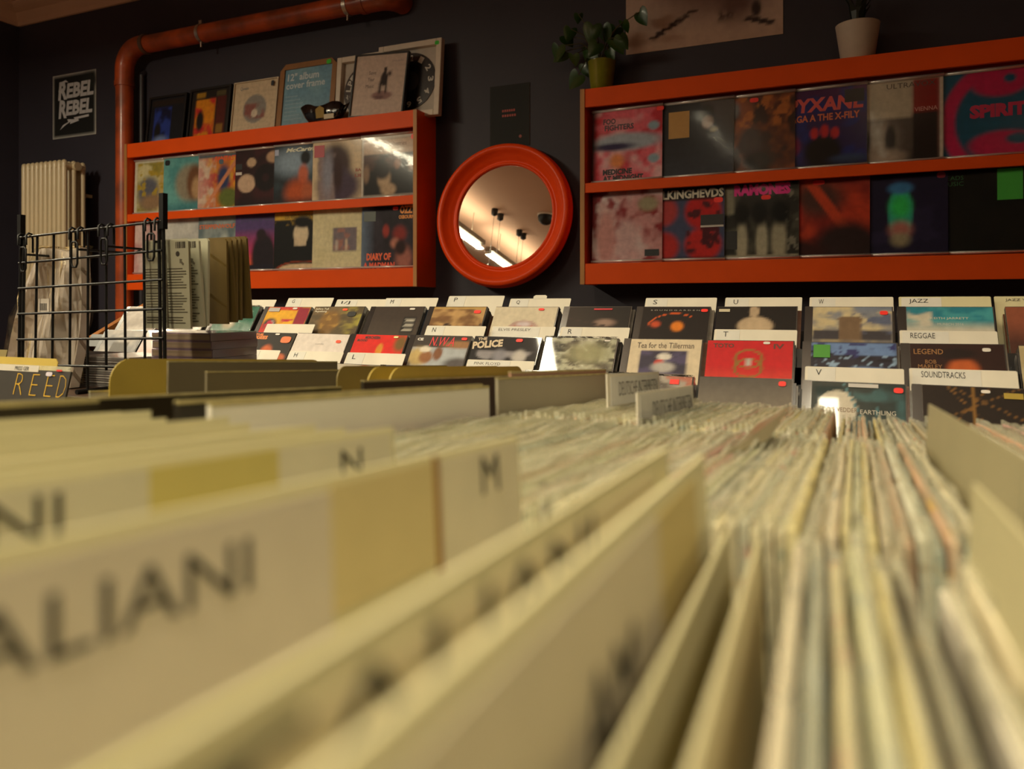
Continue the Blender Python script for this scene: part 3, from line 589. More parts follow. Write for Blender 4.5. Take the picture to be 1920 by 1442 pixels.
part('bleed_valve', MB().tube([(.005,.06,-.035),(-.035,.06,-.035),(-.05,.06,-.035)], [.01,.01,.02], 12).tube([(-.05,.06,-.035),(-.066,.06,-.035)], .021, 14), ENAM, ra)
part('supply_pipe', MB().tube([(.425,.06,-H+.05),(.46,.06,-H+.05),(.47,.06,-H+.03),(.47,.06,-(ZC+.885)+.003)], .011, 10), ENAM, ra)

LEAF = mat('glossy_leaf', (44,78,22), rough=.35, coat=.2, noise=.4, nscale=25)
STEM = mat('leaf_stem', (70,62,26), rough=.5, noise=.2)
def leaf_mesh(s):
    out = []
    prof = [(0,0),(.18,.14),(.36,.16),(.46,.02),(.46,-.2),(.36,-.46),(.2,-.7),(0,-.95)]
    L_ = prof; Rr = [(-x,z) for x, z in prof[-2:0:-1]]
    pts = L_ + Rr
    V = [(0,-.06*s,-.3*s)] + [(x*s, .05*s*abs(x)*3, z*s) for x, z in pts]
    n = len(pts)
    V2 = [(v[0], v[1]+.0008, v[2]) for v in V]
    F = [(0, i+1, (i+1) % n+1) for i in range(n)] + [(n+1, n+1+(i+1) % n+1, n+1+i+1) for i in range(n)]
    return MB().add(V+V2, F, 0, True).mesh('leaf', LEAF)
LM = leaf_mesh(1.)
pl = thing('potted_plant','leafy trailing plant in a yellow-green pot at the shelf corner','plant',(-1.03,3.29,ZC+.097+.8335))
PG = mat('olive_glaze', (140,140,40), rough=.2, coat=.6, noise=.3, nscale=14)
part('pot', MB().lathe([(.0001,0),(.042,0),(.046,.004),(.062,.15),(.064,.152),(.061,.155),(.055,.14),(.0001,.135)], 36), PG, pl)
lv = [(1047,95,.05,20),(1060,75,.045,-30),(1075,110,.04,10),(1084,150,.055,40),(1095,128,.05,-20),(1112,58,.06,10),(1130,62,.055,-15),(1155,62,.05,20),(1150,85,.055,-10),(1085,32,.03,0),(1198,32,.052,-25),(1120,90,.05,30),(1140,100,.04,-30),(1058,105,.05,50),(1168,48,.04,10),(1070,62,.045,15),(1100,100,.045,20),(1162,78,.045,-35),(1108,112,.05,5)]
for i, (px, py, s, a) in enumerate(lv):
    p = atY(px, py, 3.27 + .05*math.sin(i*2.1) - .02)
    l = p - Vector(pl.location)
    o = link('leaf', LM, pl); o.location = l + Vector((0,0,s*.4)); o.scale = (s*1.5,)*3; o.rotation_euler = (R(25+20*math.sin(i)), R(a), R(30*math.sin(i*3.)))
    base_ = Vector((.02*math.cos(i),.02*math.sin(i),.14)); top = o.location
    mid = (base_+top)/2 + Vector((0,-.01,.05))
    part('stem', MB().tube([base_, (base_+mid)/2+Vector((0,0,.01)), mid, top], .0022, 5, cap=False), STEM, pl)
pw_ = thing('potted_plant','dark plant in a plain white pot standing on the shelf','plant',(atY(1608,107,3.27).x,3.27,ZC+.097+.8335))
part('pot', MB().lathe([(.0001,0),(.054,0),(.058,.004),(.079,.152),(.08,.156),(.075,.156),(.07,.14),(.0001,.135)], 40), mat('white_pot', (206,190,172), rough=.5, noise=.06), pw_)
DL = mat('dark_leaf', (26,34,18), rough=.45, noise=.3, nscale=20)
for k in range(12):
    a = k*2.4; h = .16+.05*math.sin(k*1.7)
    pts = [Vector((.02*math.cos(a),.02*math.sin(a),.13)), Vector((.03*math.cos(a),.03*math.sin(a),.13+h*.6)), Vector((.075*math.cos(a),.06*math.sin(a),.13+h))]
    sd = Vector((-math.sin(a),math.cos(a),0))
    V = []
    for q, wd in zip(pts, (.004,.011,.001)): V += [q-sd*wd, q+sd*wd]
    V += [v+Vector((0,0,-.0012)) for v in V]
    part('leaf', MB().add(V, [(0,1,3,2),(2,3,5,4),(7,6,8,9),(9,8,10,11),(0,2,8,6),(2,4,10,8),(1,7,9,3),(3,9,11,5)]), DL, pw_)

# ------------------------------------------------------------------ CD rack (three leaning tiers)
LEAN = 33.0; SL, CLN = math.sin(R(LEAN)), math.cos(R(LEAN))
ROWS = [(1.48, 0.0), (1.37, -.058), (1.26, -.112)]
RX0, RX1 = -1.86, .405
rk = thing('cd_rack', 'long black stepped CD rack with wooden end panels in front of the shelf wall', 'rack', (0,0,0))
def lean_pt(Y, z, along, back):   # along = up the lean, back = behind the case face
    return (Y + along*SL + back*CLN, ZC + z + along*CLN - back*SL)
def slab(x0, x1, quad):            # quad of (Y, z) points
    n = len(quad)
    V = [(x0, a, b) for a, b in quad] + [(x1, a, b) for a, b in quad]
    return MB().add(V, [tuple(range(n)), tuple(range(2*n-1, n-1, -1))] + [(i, i+n, (i+1) % n+n, (i+1) % n) for i in range(n)])
for Y, z in ROWS:
    part('tier_floor', slab(RX0+.02, RX1-.02, [lean_pt(Y,z,-.1265,-.012), lean_pt(Y,z,-.1265,.085), lean_pt(Y,z,-.1345,.085), lean_pt(Y,z,-.1345,-.012)]), BLACK, rk)
    part('tier_back', slab(RX0+.02, RX1-.02, [lean_pt(Y,z,-.126,.078), lean_pt(Y,z,-.04,.078), lean_pt(Y,z,-.04,.084), lean_pt(Y,z,-.126,.084)]), BLACK, rk)
    part('tier_lip', slab(RX0+.02, RX1-.02, [lean_pt(Y,z,-.1345,-.018), lean_pt(Y,z,-.098 if z > -.1 else -.10,-.018), lean_pt(Y,z,-.098 if z > -.1 else -.10,-.012), lean_pt(Y,z,-.1345,-.012)]), BLACK, rk)
side = [(1.13,.0),(1.70,.0),(1.70,ZC+.0),(1.60,ZC+.015),(1.13,ZC-.225)]
for x in (RX0, RX1-.02):
    part('end_panel', slab(x, x+.02, side), WOOD, rk)
part('base_front', slab(RX0+.02, RX1-.02, [(1.165,.05),(1.18,.05),(1.18,ZC-.262),(1.165,ZC-.262)]), BLACK, rk)
part('base_back', slab(RX0+.02, RX1-.02, [(1.68,.0),(1.695,.0),(1.695,ZC-.05),(1.68,ZC-.05)]), BLACK, rk)

CW, CH, CT = .1415, .1245, .0102
case_me = MB().box((0,0,0),(CW,CT,CH)).mesh('case', CASE)
hinge_me = MB().box((0,-.0006,0),(.0125,.001,CH)).mesh('hinge_strip', mat('case_hinge', (44,42,42), rough=.25, coat=1, noise=.2, nscale=80))
SPINES = [MB().box((0,0,0),(CW,CT,CH)).mesh('case', mat('case_spine_%d' % i, c, rough=.25, coat=.8, coat_r=.1, noise=.4, nscale=50)) for i, c in enumerate([(70,66,62),(150,146,138),(40,38,38),(110,70,50),(176,170,158),(60,70,84),(120,116,106)])]
def cd_M(X, row, back, up=0.):
    Y, z = ROWS[row]
    a, b = lean_pt(Y, z, -CH+up, back)
    return Matrix.Translation((X, a, b)) @ Matrix.Rotation(R(-LEAN), 4, 'X')
def make_cd(X, row, label, base, ops, texts=(), stick=(), digi=False, back=0., crinkle=False, tilt=0., up=0.):
    t = thing('cd_case', label, 'CD'); t.matrix_world = cd_M(X, row, back, up) @ Matrix.Rotation(R(tilt), 4, 'Y'); t['group'] = 'front CDs in the rack'
    x0 = 0 if digi else .0135
    link('case', case_me, t)
    if not digi: link('hinge_strip', hinge_me, t)
    ww = CW-x0-.002
    v0 = (.45, .42, .6 if X < -.5 else .28)[row]
    p = part('booklet', cover_mesh(ww, CH-.003, .001, base, ops, 34, m=PRINT_CD, v0=v0), None, t, (x0, -.0009, .0015))
    hh = CH-.003
    for tx in texts:
        s, a, b, c, d, col = tx[:6]; bd = tx[6] if len(tx) > 6 else .02; sh = tx[7] if len(tx) > 7 else 0; ro = tx[8] if len(tx) > 8 else 0
        part('lettering', text_mesh(s, a*ww, (v0+b*(1-v0))*hh, c*ww, (v0+d*(1-v0))*hh, -.0004, solid(col), bd, sh, ro), None, p)
    for k in stick:
        x, z_, w_, h_, col = k[:5]; rd = k[5] if len(k) > 5 else True
        sticker(t, x0+x*ww, (v0+z_*(1-v0))*hh, w_*ww, h_*(1-v0)*hh, col, y=-.0022, round_=rd, name=k[6] if len(k) > 6 else 'price_sticker')
    if crinkle: part('plastic_wrap', rbox((-.001,-.0035,-.0005),(CW+.001,CT+.0005,CH+.001)), WRAP, t)
    return t
WRAP = film('crinkled_wrap', (250,248,240), .0, .05, .5, 45)
CARDW, CARDH = .140, .155
def make_card(X, row, txt, label, back, rise=.028, tab=False, tx=(.06,.2), wd=CARDW, small=False, patch=True, m=None, lw=None):
    t = thing('divider_card', label, 'divider card'); t.matrix_world = cd_M(X, row, back, 0.)
    t['group'] = 'divider cards in the CD rack'
    H_ = CH + rise
    c = .0015
    poly = [(0,0),(wd,0),(wd,H_-c),(wd-c,H_),(c,H_),(0,H_-c)]
    part('card', MB().prism(poly, 0, .0008), m or CARD, t)
    if tab: part('tab', MB().prism([(wd*.38,H_-.001),(wd*.6,H_-.001),(wd*.6,H_+.006),(wd*.57,H_+.009),(wd*.41,H_+.009),(wd*.38,H_+.006)], 0, .0008), m or CARD, t)
    if txt:
        hh = .0105 if not small else .006
        w_ = lw or (.0085*len(txt) if not small else .0055*len(txt))
        if patch: part('paper_strip', MB().prism([(.004,H_-rise*.86),(.014+w_+.022,H_-rise*.86),(.014+w_+.022,H_-.002),(.004,H_-.002)], -.0004, 0), solid((226,224,214),'card'), t)
        z1 = H_-.005
        part('lettering', text_mesh(txt, .016, z1-hh, .016+w_, z1, -.0007, BLACKINK if not small else solid((90,86,80)), .0), None, t)
    return t
WS = (228,222,212)
DK = (40,30,26)
CDS = {
 0: [
  (-1.79,'white',None,'pale CD case high in the rack beside the wooden end panel',(214,206,196),[('n',4,.5,.2,(180,170,160),60)],[],[]),
  (-1.63,'white',None,'white shrink-wrapped CD case behind the hanging sleeve packs',(226,220,210),[('n',4,.5,.2,(206,200,196),61)],[],[]),
  (-1.472,'',' ','green CD case with pale script lettering beside the hanging packs',(40,106,84),[('g',0,.4,(120,150,140)),('e',.4,.25,.15,.2,(190,180,160),.5)],[('Dark Back',.3,.72,.9,.84,(200,206,190),.0,.2),('LIFT',.5,.58,.9,.66,(190,200,180),.0)],[(.55,.95,.14,.07,WS)]),
  (-1.318,'G','G','yellow and red CD case with a magenta side stripe and silver sticker',(206,50,34),[('n',3,.48,.08,(236,176,30),62),('r',.72,0,1,1,(150,26,50)),('e',.18,.3,.15,.22,(50,44,44),.3),('e',.22,.3,.05,.12,(196,190,184),.4),('n',6,.55,.05,(190,30,60),63,(0,0,.7,.5))],[],[(.16,.9,.26,.16,(176,170,164),False,'sticker'),(.64,.96,.11,.07,WS)]),
  (-1.166,'IJ','I/J','olive and brown painted CD case with black round sticker',(120,98,66),[('h',1,.5,(160,150,60)),('n',5,.5,.12,(90,76,50),64),('e',.4,.4,.2,.42,(132,96,44),.3),('n',8,.55,.08,(170,130,60),65,(.25,.1,.6,.8))],[('Jethro Tull',.03,.86,.3,.95,(226,216,190),.02),('Aqualung',.03,.76,.28,.85,(226,216,190),.02)],[(.64,.9,.1,.09,(255,90,40)),(.8,.72,.17,.2,(24,22,22),True,'sticker')]),
  (-1.009,'M','M','plain dark brown CD case with a black text block',(58,46,38),[('g',0,.6,(70,58,48)),('r',.66,0,.92,.62,(26,22,20))]+[('r',.69+.03*(k % 2),.52-k*.075,.89,.555-k*.075,(190,184,170)) for k in range(7)],[],[(.78,.93,.11,.07,WS)]),
  (-.857,'P','P','sepia CD case with gold upper edge and red sticker',(126,88,50),[('n',4,.5,.15,(196,156,100),66),('n',9,.5,.08,(60,42,30),67,(0,0,1,.4)),('r',0,.93,1,1,(196,160,90))],[],[(.86,.83,.13,.12,RED)]),
  (-.695,'Q','Q','white CD case with a pastel half-disc print under the card lettered Q',(218,206,180),[('e',.52,.22,.24,.3,(190,160,150),.06),('n',9,.5,.08,(206,80,50),68,(.3,.05,.75,.34)),('e',.52,.38,.1,.08,(210,196,200),.4)],[],[(.75,.93,.09,.08,RED)]),
  (-.542,'',None,'black CD case with grey smear and red strip in a cream surround',(28,24,22),[('e',.62,.45,.16,.12,(150,124,110),.5),('l',1.2,.55,.015,(40,30,28))],[],[(.56,.93,.3,.05,(206,24,40),False,'sticker')]),
  (-.391,'S','S','black CD case with a glowing orange arc and small dotted title',(28,20,18),[('o',.5,.28,.4,.5,.03,(226,96,30)),('e',.55,.05,.6,.5,(26,18,16),.1),('r',.75,0,1,.9,(28,20,18)),('e',.55,.35,.09,.16,(230,130,30),.35),('e',.22,.42,.07,.1,(206,80,40),.5)],[('S O U N D G A R D E N',.12,.87,.86,.905,(190,184,170),.0)],[(.93,.9,.1,.1,RED)]),
  (-.237,'U','U','black CD case with a pale bare-shouldered photograph',(22,16,14),[('e',.5,.38,.22,.3,(200,176,144),.15),('e',.48,.85,.06,.2,(190,166,136),.2),('r',.0,.62,.26,.8,(22,16,14))],[],[(.1,.9,.14,.09,(206,196,166),False,'sticker')]),
  (-.084,'W','W','CD case with cloudy blue and cream sky and brown block',(150,146,140),[('g',1,.5,(120,130,150)),('n',4,.5,.12,(206,190,150),69),('r',0,0,1,.3,(66,62,68)),('n',5,.5,.1,(96,104,130),70,(.5,.2,1,.8)),('r',.34,0,.62,.62,(124,100,76)),('e',.48,.62,.16,.1,(124,100,76),.1)],[],[(.9,.84,.1,.12,RED)]),
  (.064,'JAZZ','JAZZ','teal and white marbled CD case under the JAZZ card',(40,130,150),[('n',3,.5,.12,(206,200,180),71,(0,0,.3,1)),('n',4,.58,.1,(70,160,170),72),('g',.35,.6,(200,196,180))],[('KEITH JARRETT',.28,.62,.72,.7,(206,206,190),.0),('MUNICH 2016',.36,.46,.66,.53,(190,196,186),.0)],[]),
  (.2225,'',None,'rust brown CD case in a thick plastic cover at the rack end',(150,84,60),[('g',0,.6,(84,50,40))],[],[]),
 ],
 1: [
  (-1.735,'',None,'grey and silver CD case in the middle tier beside the wooden end',(190,184,176),[('n',4,.5,.2,(150,150,150),73),('r',.3,.1,.75,.5,(110,106,100))],[],[]),
  (-1.585,'',None,'white CD case with pink tint and red sticker behind the wire grid',(228,214,208),[('g',0,.4,(226,190,180))],[],[(.7,.2,.1,.1,(255,90,40))]),
  (-1.425,'',None,'grey-brown CD case in crinkled wrap beside the orange lettered case',(110,100,90),[('n',4,.5,.2,(150,136,120),74),('e',.5,.3,.2,.3,(190,186,180),.5)],[],[(.75,.8,.12,.12,(255,90,40))]),
  (-1.273,'',' ','dark CD case with orange title and orange round patches',(40,36,32),[('e',.5,.3,.13,.26,(206,100,50),.3),('e',.85,.1,.12,.16,(210,106,60),.3)],[('THE',.12,.9,.3,.97,(236,130,40),.05),('FUGEES',.05,.76,.42,.89,(236,130,40),.05)],[(.85,.78,.22,.24,(226,110,36),True,'sticker'),(.62,.97,.1,.06,WS)]),
  (-1.128,'',None,'blank white CD case with tiny grey title and red dot',(232,222,214),[],[('suede',.42,.62,.58,.67,(170,164,160),.0)],[(.84,.76,.09,.1,(255,80,40))]),
  (-.985,'',None,'bright red CD case with small yellow ornaments',(226,36,22),[('e',.55,.5,.06,.2,(220,150,40),.3),('e',.92,.72,.12,.26,(120,90,40),.5),('e',.2,.3,.16,.06,(180,130,60),.4),('e',.85,.2,.16,.12,(240,80,30),.3)],[('MORCHEEBA',.2,.85,.5,.95,(40,26,22),.03),('BLOOD',.06,.76,.26,.84,(40,26,22),.03)],[(.8,.95,.09,.07,(226,220,150))]),
  (-.838,'N','N','CD case with red scrawled title over tan and pale blue shapes',(66,58,52),[('r',0,0,1,.62,(176,182,186)),('e',.15,.3,.2,.3,(196,170,110),.4),('e',.3,.3,.12,.2,(150,100,60),.3),('e',.5,.42,.08,.22,(130,84,54),.3),('e',.85,.72,.3,.12,(160,116,76),.4),('e',.9,.08,.25,.22,(90,84,84),.4),('e',.25,.55,.1,.1,(230,220,200),.3)],[('N.W.A',.3,.66,.74,.96,(230,40,50),.0,.2),('CE',.05,.83,.16,.92,(226,220,210),.05)],[(.9,.93,.1,.09,RED)]),
  (-.69,'EP','ELVIS PRESLEY','black CD case with cream slanted block title and grey smears',(24,22,26),[('n',4,.52,.1,(150,146,150),75,(.1,.1,1,.55)),('e',.75,.4,.1,.2,(196,190,184),.4),('e',.45,.4,.1,.2,(140,138,146),.5)],[('THE',.06,.88,.2,.97,(206,186,156),.04,0,.1),('POLICE',.0,.64,.46,.88,(212,192,160),.05,0,.12)],[(.7,.92,.1,.1,RED)]),
  (-.538,'R','R','green-grey mottled CD case in glittering wrap under the card lettered R',(96,92,76),[('n',5,.45,.15,(190,190,164),76),('n',8,.55,.1,(60,56,48),77),('e',.6,.55,.3,.3,(150,150,110),.6)],[('rage against the machine',.06,.91,.72,.96,(200,196,184),.0)],[(.86,.95,.09,.05,WS)]),
  (-.3845,'',None,'white CD case with brown serif title above a violet picture',(222,206,176),[('r',.16,0,.82,.66,(84,76,110)),('n',5,.5,.12,(60,56,76),78,(.16,0,.82,.66)),('e',.5,.5,.1,.1,(226,220,210),.3),('e',.44,.32,.07,.1,(206,60,50),.3),('e',.5,.2,.16,.14,(190,186,180),.4)],[('Tea for the Tillerman',.1,.74,.9,.9,(76,56,46),.0)],[]),
  (-.2347,'T','T','bright red CD case with a gold ringed emblem',(206,30,36),[('o',.5,.5,.16,.24,.1,(150,110,50)),('g',0,.3,(220,60,50)),('o',.5,.25,.16,.24,.1,(150,110,50)),('r',.47,.3,.53,.5,(190,190,180))],[('TOTO',.07,.8,.32,.92,(96,40,26),.03),('IV',.78,.78,.9,.92,(96,40,26),.03)],[(.7,.96,.08,.07,WS)]),
  (-.081,'',None,'blue and black patterned CD case with a green sticker',(40,40,56),[('r',0,.66,1,1,(110,140,190)),('n',8,.5,.06,(50,54,110),79,(0,.6,1,1)),('l',1.35,.72,.02,(24,22,30)),('n',16,.66,.04,(150,180,210),80,(0,.3,1,.66)),('e',.65,.3,.2,.08,(120,150,200),.3)],[('ARMENIA CITY IN THE SKY',.25,.04,.99,.07,(60,60,70),.0)],[(.13,.78,.2,.34,(66,150,34),False,'sticker')]),
  (.0645,'REGGAE','REGGAE','dark brown CD case with thin gold title and orange glow under the REGGAE card',(48,24,20),[('e',.56,.34,.17,.3,(196,96,44),.3),('e',.5,.75,.2,.14,(34,20,18),.4)],[('LEGEND',.04,.74,.36,.87,(170,120,64),.0),('BOB',.16,.5,.28,.6,(160,112,60),.0),('MARLEY',.08,.38,.34,.48,(160,112,60),.0)],[(.82,.88,.09,.09,WS)]),
  (.222,'',None,'plain cream CD case in a plastic cover at the rack end',(206,190,150),[('n',3,.5,.2,(190,172,130),81)],[],[]),
 ],
 2: [
  (-1.735,'',None,'white CD case with red dot in the lowest tier beside the wooden end',(226,214,206),[('r',.2,0,.8,.6,(150,146,144))],[],[(.3,.9,.08,.1,(255,90,40))]),
  (-1.58,'',None,'pinkish white CD case in the lowest tier behind the grid',(226,206,200),[('n',4,.5,.2,(190,170,166),82)],[],[(.8,.9,.1,.1,(255,90,40))]),
  (-1.425,'',None,'silvery wrapped CD case behind the purple box stack',(170,164,156),[('n',4,.5,.2,(206,200,190),83)],[],[]),
  (-1.268,'DB','DAVID BOWIE','dark CD case with a yellow blot and tan streak',(70,60,52),[('e',.35,.72,.12,.18,(206,206,70),.15),('e',.62,.5,.12,.4,(190,120,80),.5),('e',.92,.6,.1,.3,(170,110,50),.5)],[],[(.6,.94,.1,.06,WS)]),
  (-1.113,'H','H','golden tan CD case with faded title under the card lettered H',(206,150,76),[('n',4,.5,.2,(176,110,50),84),('r',.15,.82,.8,.86,(120,60,30)),('g',1,.7,(216,190,140))],[('LAURYN HILL',.14,.5,.72,.62,(150,84,40),.0)],[(.86,.9,.09,.07,WS)]),
  (-.963,'L','L','off-white CD case with rows of brown upright strokes',(206,196,176),[('r',.07+.0,.3,.1,.62,(150,100,60))]+[('r',.07+.09*k,.2,.12+.09*k,.6,(150,104,70)) for k in range(7)]+[('e',.6,.86,.1,.16,(150,76,50),.3)],[],[(.85,.88,.1,.08,WS)]),
  (-.838,'',None,'plain blue CD case in the lowest tier',(66,110,170),[('n',4,.5,.2,(50,90,150),85)],[],[]),
  (-.688,'PF','PINK FLOYD','black CD case under the lowest white name card',(30,26,26),[],[],[(.5,.96,.12,.08,WS)]),
  (-.535,'',None,'brown-edged CD case low in the rack below the mottled one',(90,70,56),[('n',4,.5,.2,(130,110,90),86)],[],[]),
  (-.382,'',None,'silver crumpled-wrap CD case with a square red sticker',(176,168,156),[('n',6,.5,.12,(96,88,80),87),('n',5,.55,.1,(190,120,100),88)],[],[(.78,.9,.12,.1,RED,False)]),
  (-.2286,'',None,'smooth grey gradient CD case with a round red sticker',(120,112,100),[('g',1,.6,(92,86,80)),('g',0,.5,(150,140,126))],[],[(.9,.92,.08,.1,RED)]),
  (-.0757,'V','V','dark teal CD case with one large pale oval under thin white title',(36,54,54),[('e',.28,.5,.22,.34,(214,206,186),.04),('l',.3,.62,.01,(80,130,140)),('l',.1,.75,.008,(70,120,130)),('n',4,.62,.15,(60,100,104),89,(.45,0,1,1))],[('EDDIE VEDDER',.1,.44,.5,.52,(130,104,80),.0),('EARTHLING',.53,.42,.9,.5,(200,196,180),.0)],[(.56,.96,.32,.07,(200,196,190),False,'sticker'),(.93,.9,.1,.1,RED)]),
  (.072,'SND','SOUNDTRACKS','black and gold CD case with radiating rays under the SOUNDTRACKS card',(34,24,18),[('l',.5,.7,.008,(130,90,40)),('l',-.5,.1,.008,(130,90,40)),('l',.9,.95,.008,(120,84,40)),('l',-.9,-.2,.008,(120,84,40)),('l',0,.5,.01,(140,100,44)),('r',.2,.3,.86,.34,(150,96,36)),('r',.82,.0,.86,.34,(150,96,36)),('n',14,.6,.05,(150,80,40),90,(.3,.0,.82,.28))],[('MUSIC',.4,.05,.72,.24,(196,50,44),.03)],[(.62,.94,.09,.06,WS),(.88,.88,.18,.1,(176,150,50),False,'sticker')]),
  (.225,'',None,'dark CD case in glittering wrap at the end of the lowest tier',(30,26,22),[],[],[]),
 ]}
rr = random.Random(3)
for row, lst in CDS.items():
    for i, (X, key, ct, lb, base, ops, texts, stick) in enumerate(lst):
        make_cd(X, row, lb, base, ops, texts, stick, digi=(i % 3 == 1), crinkle=('wrap' in lb or i in (2,)), tilt=rr.uniform(-.6,.6))
        nb = rr.choice((2,3,3,4))
        b_ = CT+.0008
        for k in range(nb):
            o = link('cd_case', rr.choice(SPINES)); tag(o, 'CD case filed behind a front case, only its edge showing', 'CD', 'CDs filed behind the front ones')
            o.matrix_world = cd_M(X + rr.uniform(-.002,.0055), row, b_, rr.uniform(-.002,.0015) if row else rr.uniform(-.003,.0)); b_ += CT+.0006
        if ct is not None:
            small = ct in ('ELVIS PRESLEY','PINK FLOYD')
            t_ = ct.strip()
            rise = {'P':.033,'G':.03,'M':.028,'SOUNDTRACKS':.026,'REGGAE':.026,'DAVID BOWIE':.026,'PINK FLOYD':.016}.get(ct, .025)
            lab = ('white divider card lettered %s in the CD rack' % t_) if t_ and ct not in ('ELVIS PRESLEY','PINK FLOYD','DAVID BOWIE') else {
                'ELVIS PRESLEY':'white name card behind the black case with slanted cream title','PINK FLOYD':'white name card low in front of the black and cream titled case',
                'DAVID BOWIE':'white name card with large capitals above the yellow-blotted case'}.get(ct, 'blank white divider card behind the %s case' % ('green' if row == 0 else 'orange lettered'))
            make_card(X+.0015 + (.003 if row == 0 else 0), row, t_, lab, b_+.001, rise - .004 + .66*b_, tab=(ct == 'Q'), small=small, wd=CARDW, m=(CREAM if ct == 'JAZZ' else None), lw={'SOUNDTRACKS':.058,'REGGAE':.036,'JAZZ':.03,'DAVID BOWIE':.05}.get(ct))
# tall cream card and plastic cover at the rack end
make_card(.215, 0, 'JAZZ VOCALS', 'tall cream card with a small printed line at the rack end', .045, .05, small=True, m=CREAM, patch=False)

# ------------------------------------------------------------------ the record bins in the foreground
TB = 3.8; H0 = .0551
EN = Vector((0, math.sin(R(TB)), math.cos(R(TB)))); ES = Vector((0, math.cos(R(TB)), -math.sin(R(TB)))); O0 = Vector((0,0,ZC-H0))
def bin_M(X, s, e=0., lean=0., yaw=0.):
    return Matrix.Translation(O0 + Vector((X,0,0)) + ES*s + EN*e) @ Matrix.Rotation(R(-TB),4,'X') @ Matrix.Rotation(R(yaw),4,'Z') @ Matrix.Rotation(R(lean),4,'Y')
RS = [(-.075,.243), (.256,.572), (.585,.90)]      # the three rows, near and far end along the bin
BX0, BX1 = -.80, .30
FL = -.335                                         # bin floor below the sleeve tops
bn = thing('record_browser', 'black record browser bins with three rows of filed sleeves', 'record bin'); bn.matrix_world = bin_M(0,0)
s0, s1 = -.10, .915
part('bin_floor', rbox((BX0,s0,FL-.012),(BX1,s1,FL)), BLACK, bn)
for a, b, top in ((s0,s0+.012,-.10),(.2465,.2525,-.05),(.5755,.5815,-.05),(s1-.012,s1,-.05)):
    part('row_panel', rbox((BX0,a,FL),(BX1,b,top)), BLACK, bn)
for x in (BX0-.015, BX1): part('end_board', rbox((x,s0,FL-.012),(x+.015,s1,-.05)), BLACK, bn)
for x in (BX0+.02, BX1-.06):
    for y in (s0+.02, s1-.06):
        part('leg', rbox((x,y,-(ZC-H0)+y*.066+.004),(x+.04,y+.04,FL-.012)), DARKWOOD, bn)

# filed sleeves: cream and coloured edges under milky plastic
def sleeve_mat():
    m = bpy.data.materials.new('filed_sleeve_card'); m.use_nodes = True
    nt = m.node_tree; N = nt.nodes; L = nt.links; b = N['Principled BSDF']; b.inputs['Roughness'].default_value = .5
    oi = N.new('ShaderNodeObjectInfo'); rp = N.new('ShaderNodeValToRGB'); rp.color_ramp.interpolation = 'CONSTANT'
    cols = [(226,216,178),(206,204,170),(220,214,190),(196,196,160),(232,226,206),(214,200,150),(206,170,140),(222,212,180),(64,56,48),(206,206,186),(170,186,176),(224,210,150),(200,160,150),(218,214,196),(180,166,136),(228,220,190),(140,146,134),(210,196,170),(206,160,130),(226,218,196)]
    el = rp.color_ramp.elements
    while len(el) < len(cols): el.new(.5)
    for i, c in enumerate(cols): el[i].position = i/len(cols); el[i].color = (*lin(c), 1)
    L.new(oi.outputs['Random'], rp.inputs[0])
    tc = N.new('ShaderNodeTexCoord'); mp = N.new('ShaderNodeMapping'); mp.inputs['Scale'].default_value = (60,14,60); L.new(tc.outputs['Object'], mp.inputs[0])
    ad = N.new('ShaderNodeVectorMath'); ad.operation = 'ADD'; L.new(mp.outputs[0], ad.inputs[0])
    ml = N.new('ShaderNodeMath'); ml.operation = 'MULTIPLY'; ml.inputs[1].default_value = 90; L.new(oi.outputs['Random'], ml.inputs[0]); L.new(ml.outputs[0], ad.inputs[1])
    n = N.new('ShaderNodeTexNoise'); n.inputs['Scale'].default_value = 3.; n.inputs['Detail'].default_value = 5; L.new(ad.outputs[0], n.inputs['Vector'])
    r2 = N.new('ShaderNodeValToRGB'); r2.color_ramp.elements[0].position = .56; r2.color_ramp.elements[1].position = .68; L.new(n.outputs['Fac'], r2.inputs[0])
    r3 = N.new('ShaderNodeValToRGB'); r3.color_ramp.interpolation = 'CONSTANT'; e3 = r3.color_ramp.elements
    c3 = [(90,80,70),(206,90,80),(120,140,150),(150,130,90),(110,150,140),(50,46,44),(206,170,70)]
    while len(e3) < len(c3): e3.new(.5)
    for i, c in enumerate(c3): e3[i].position = i/len(c3); e3[i].color = (*lin(c), 1)
    m3 = N.new('ShaderNodeMath'); m3.operation = 'FRACT'; m4 = N.new('ShaderNodeMath'); m4.operation = 'MULTIPLY'; m4.inputs[1].default_value = 37.7
    L.new(oi.outputs['Random'], m4.inputs[0]); L.new(m4.outputs[0], m3.inputs[0]); L.new(m3.outputs[0], r3.inputs[0])
    mf = N.new('ShaderNodeMath'); mf.operation = 'MULTIPLY'; mf.inputs[1].default_value = .8; L.new(r2.outputs[0], mf.inputs[0])
    mx = N.new('ShaderNodeMix'); mx.data_type = 'RGBA'; L.new(mf.outputs[0], mx.inputs[0]); L.new(rp.outputs[0], mx.inputs[6]); L.new(r3.outputs[0], mx.inputs[7])
    L.new(mx.outputs[2], b.inputs['Base Color']); return m
SLV = sleeve_mat()
MILK = mat('milky_outer_sleeve', (226,224,196), rough=.3, alpha=.36, coat=.4, coat_r=.2, noise=.2, nscale=40, bump=.3, bscale=30)
LS = .312
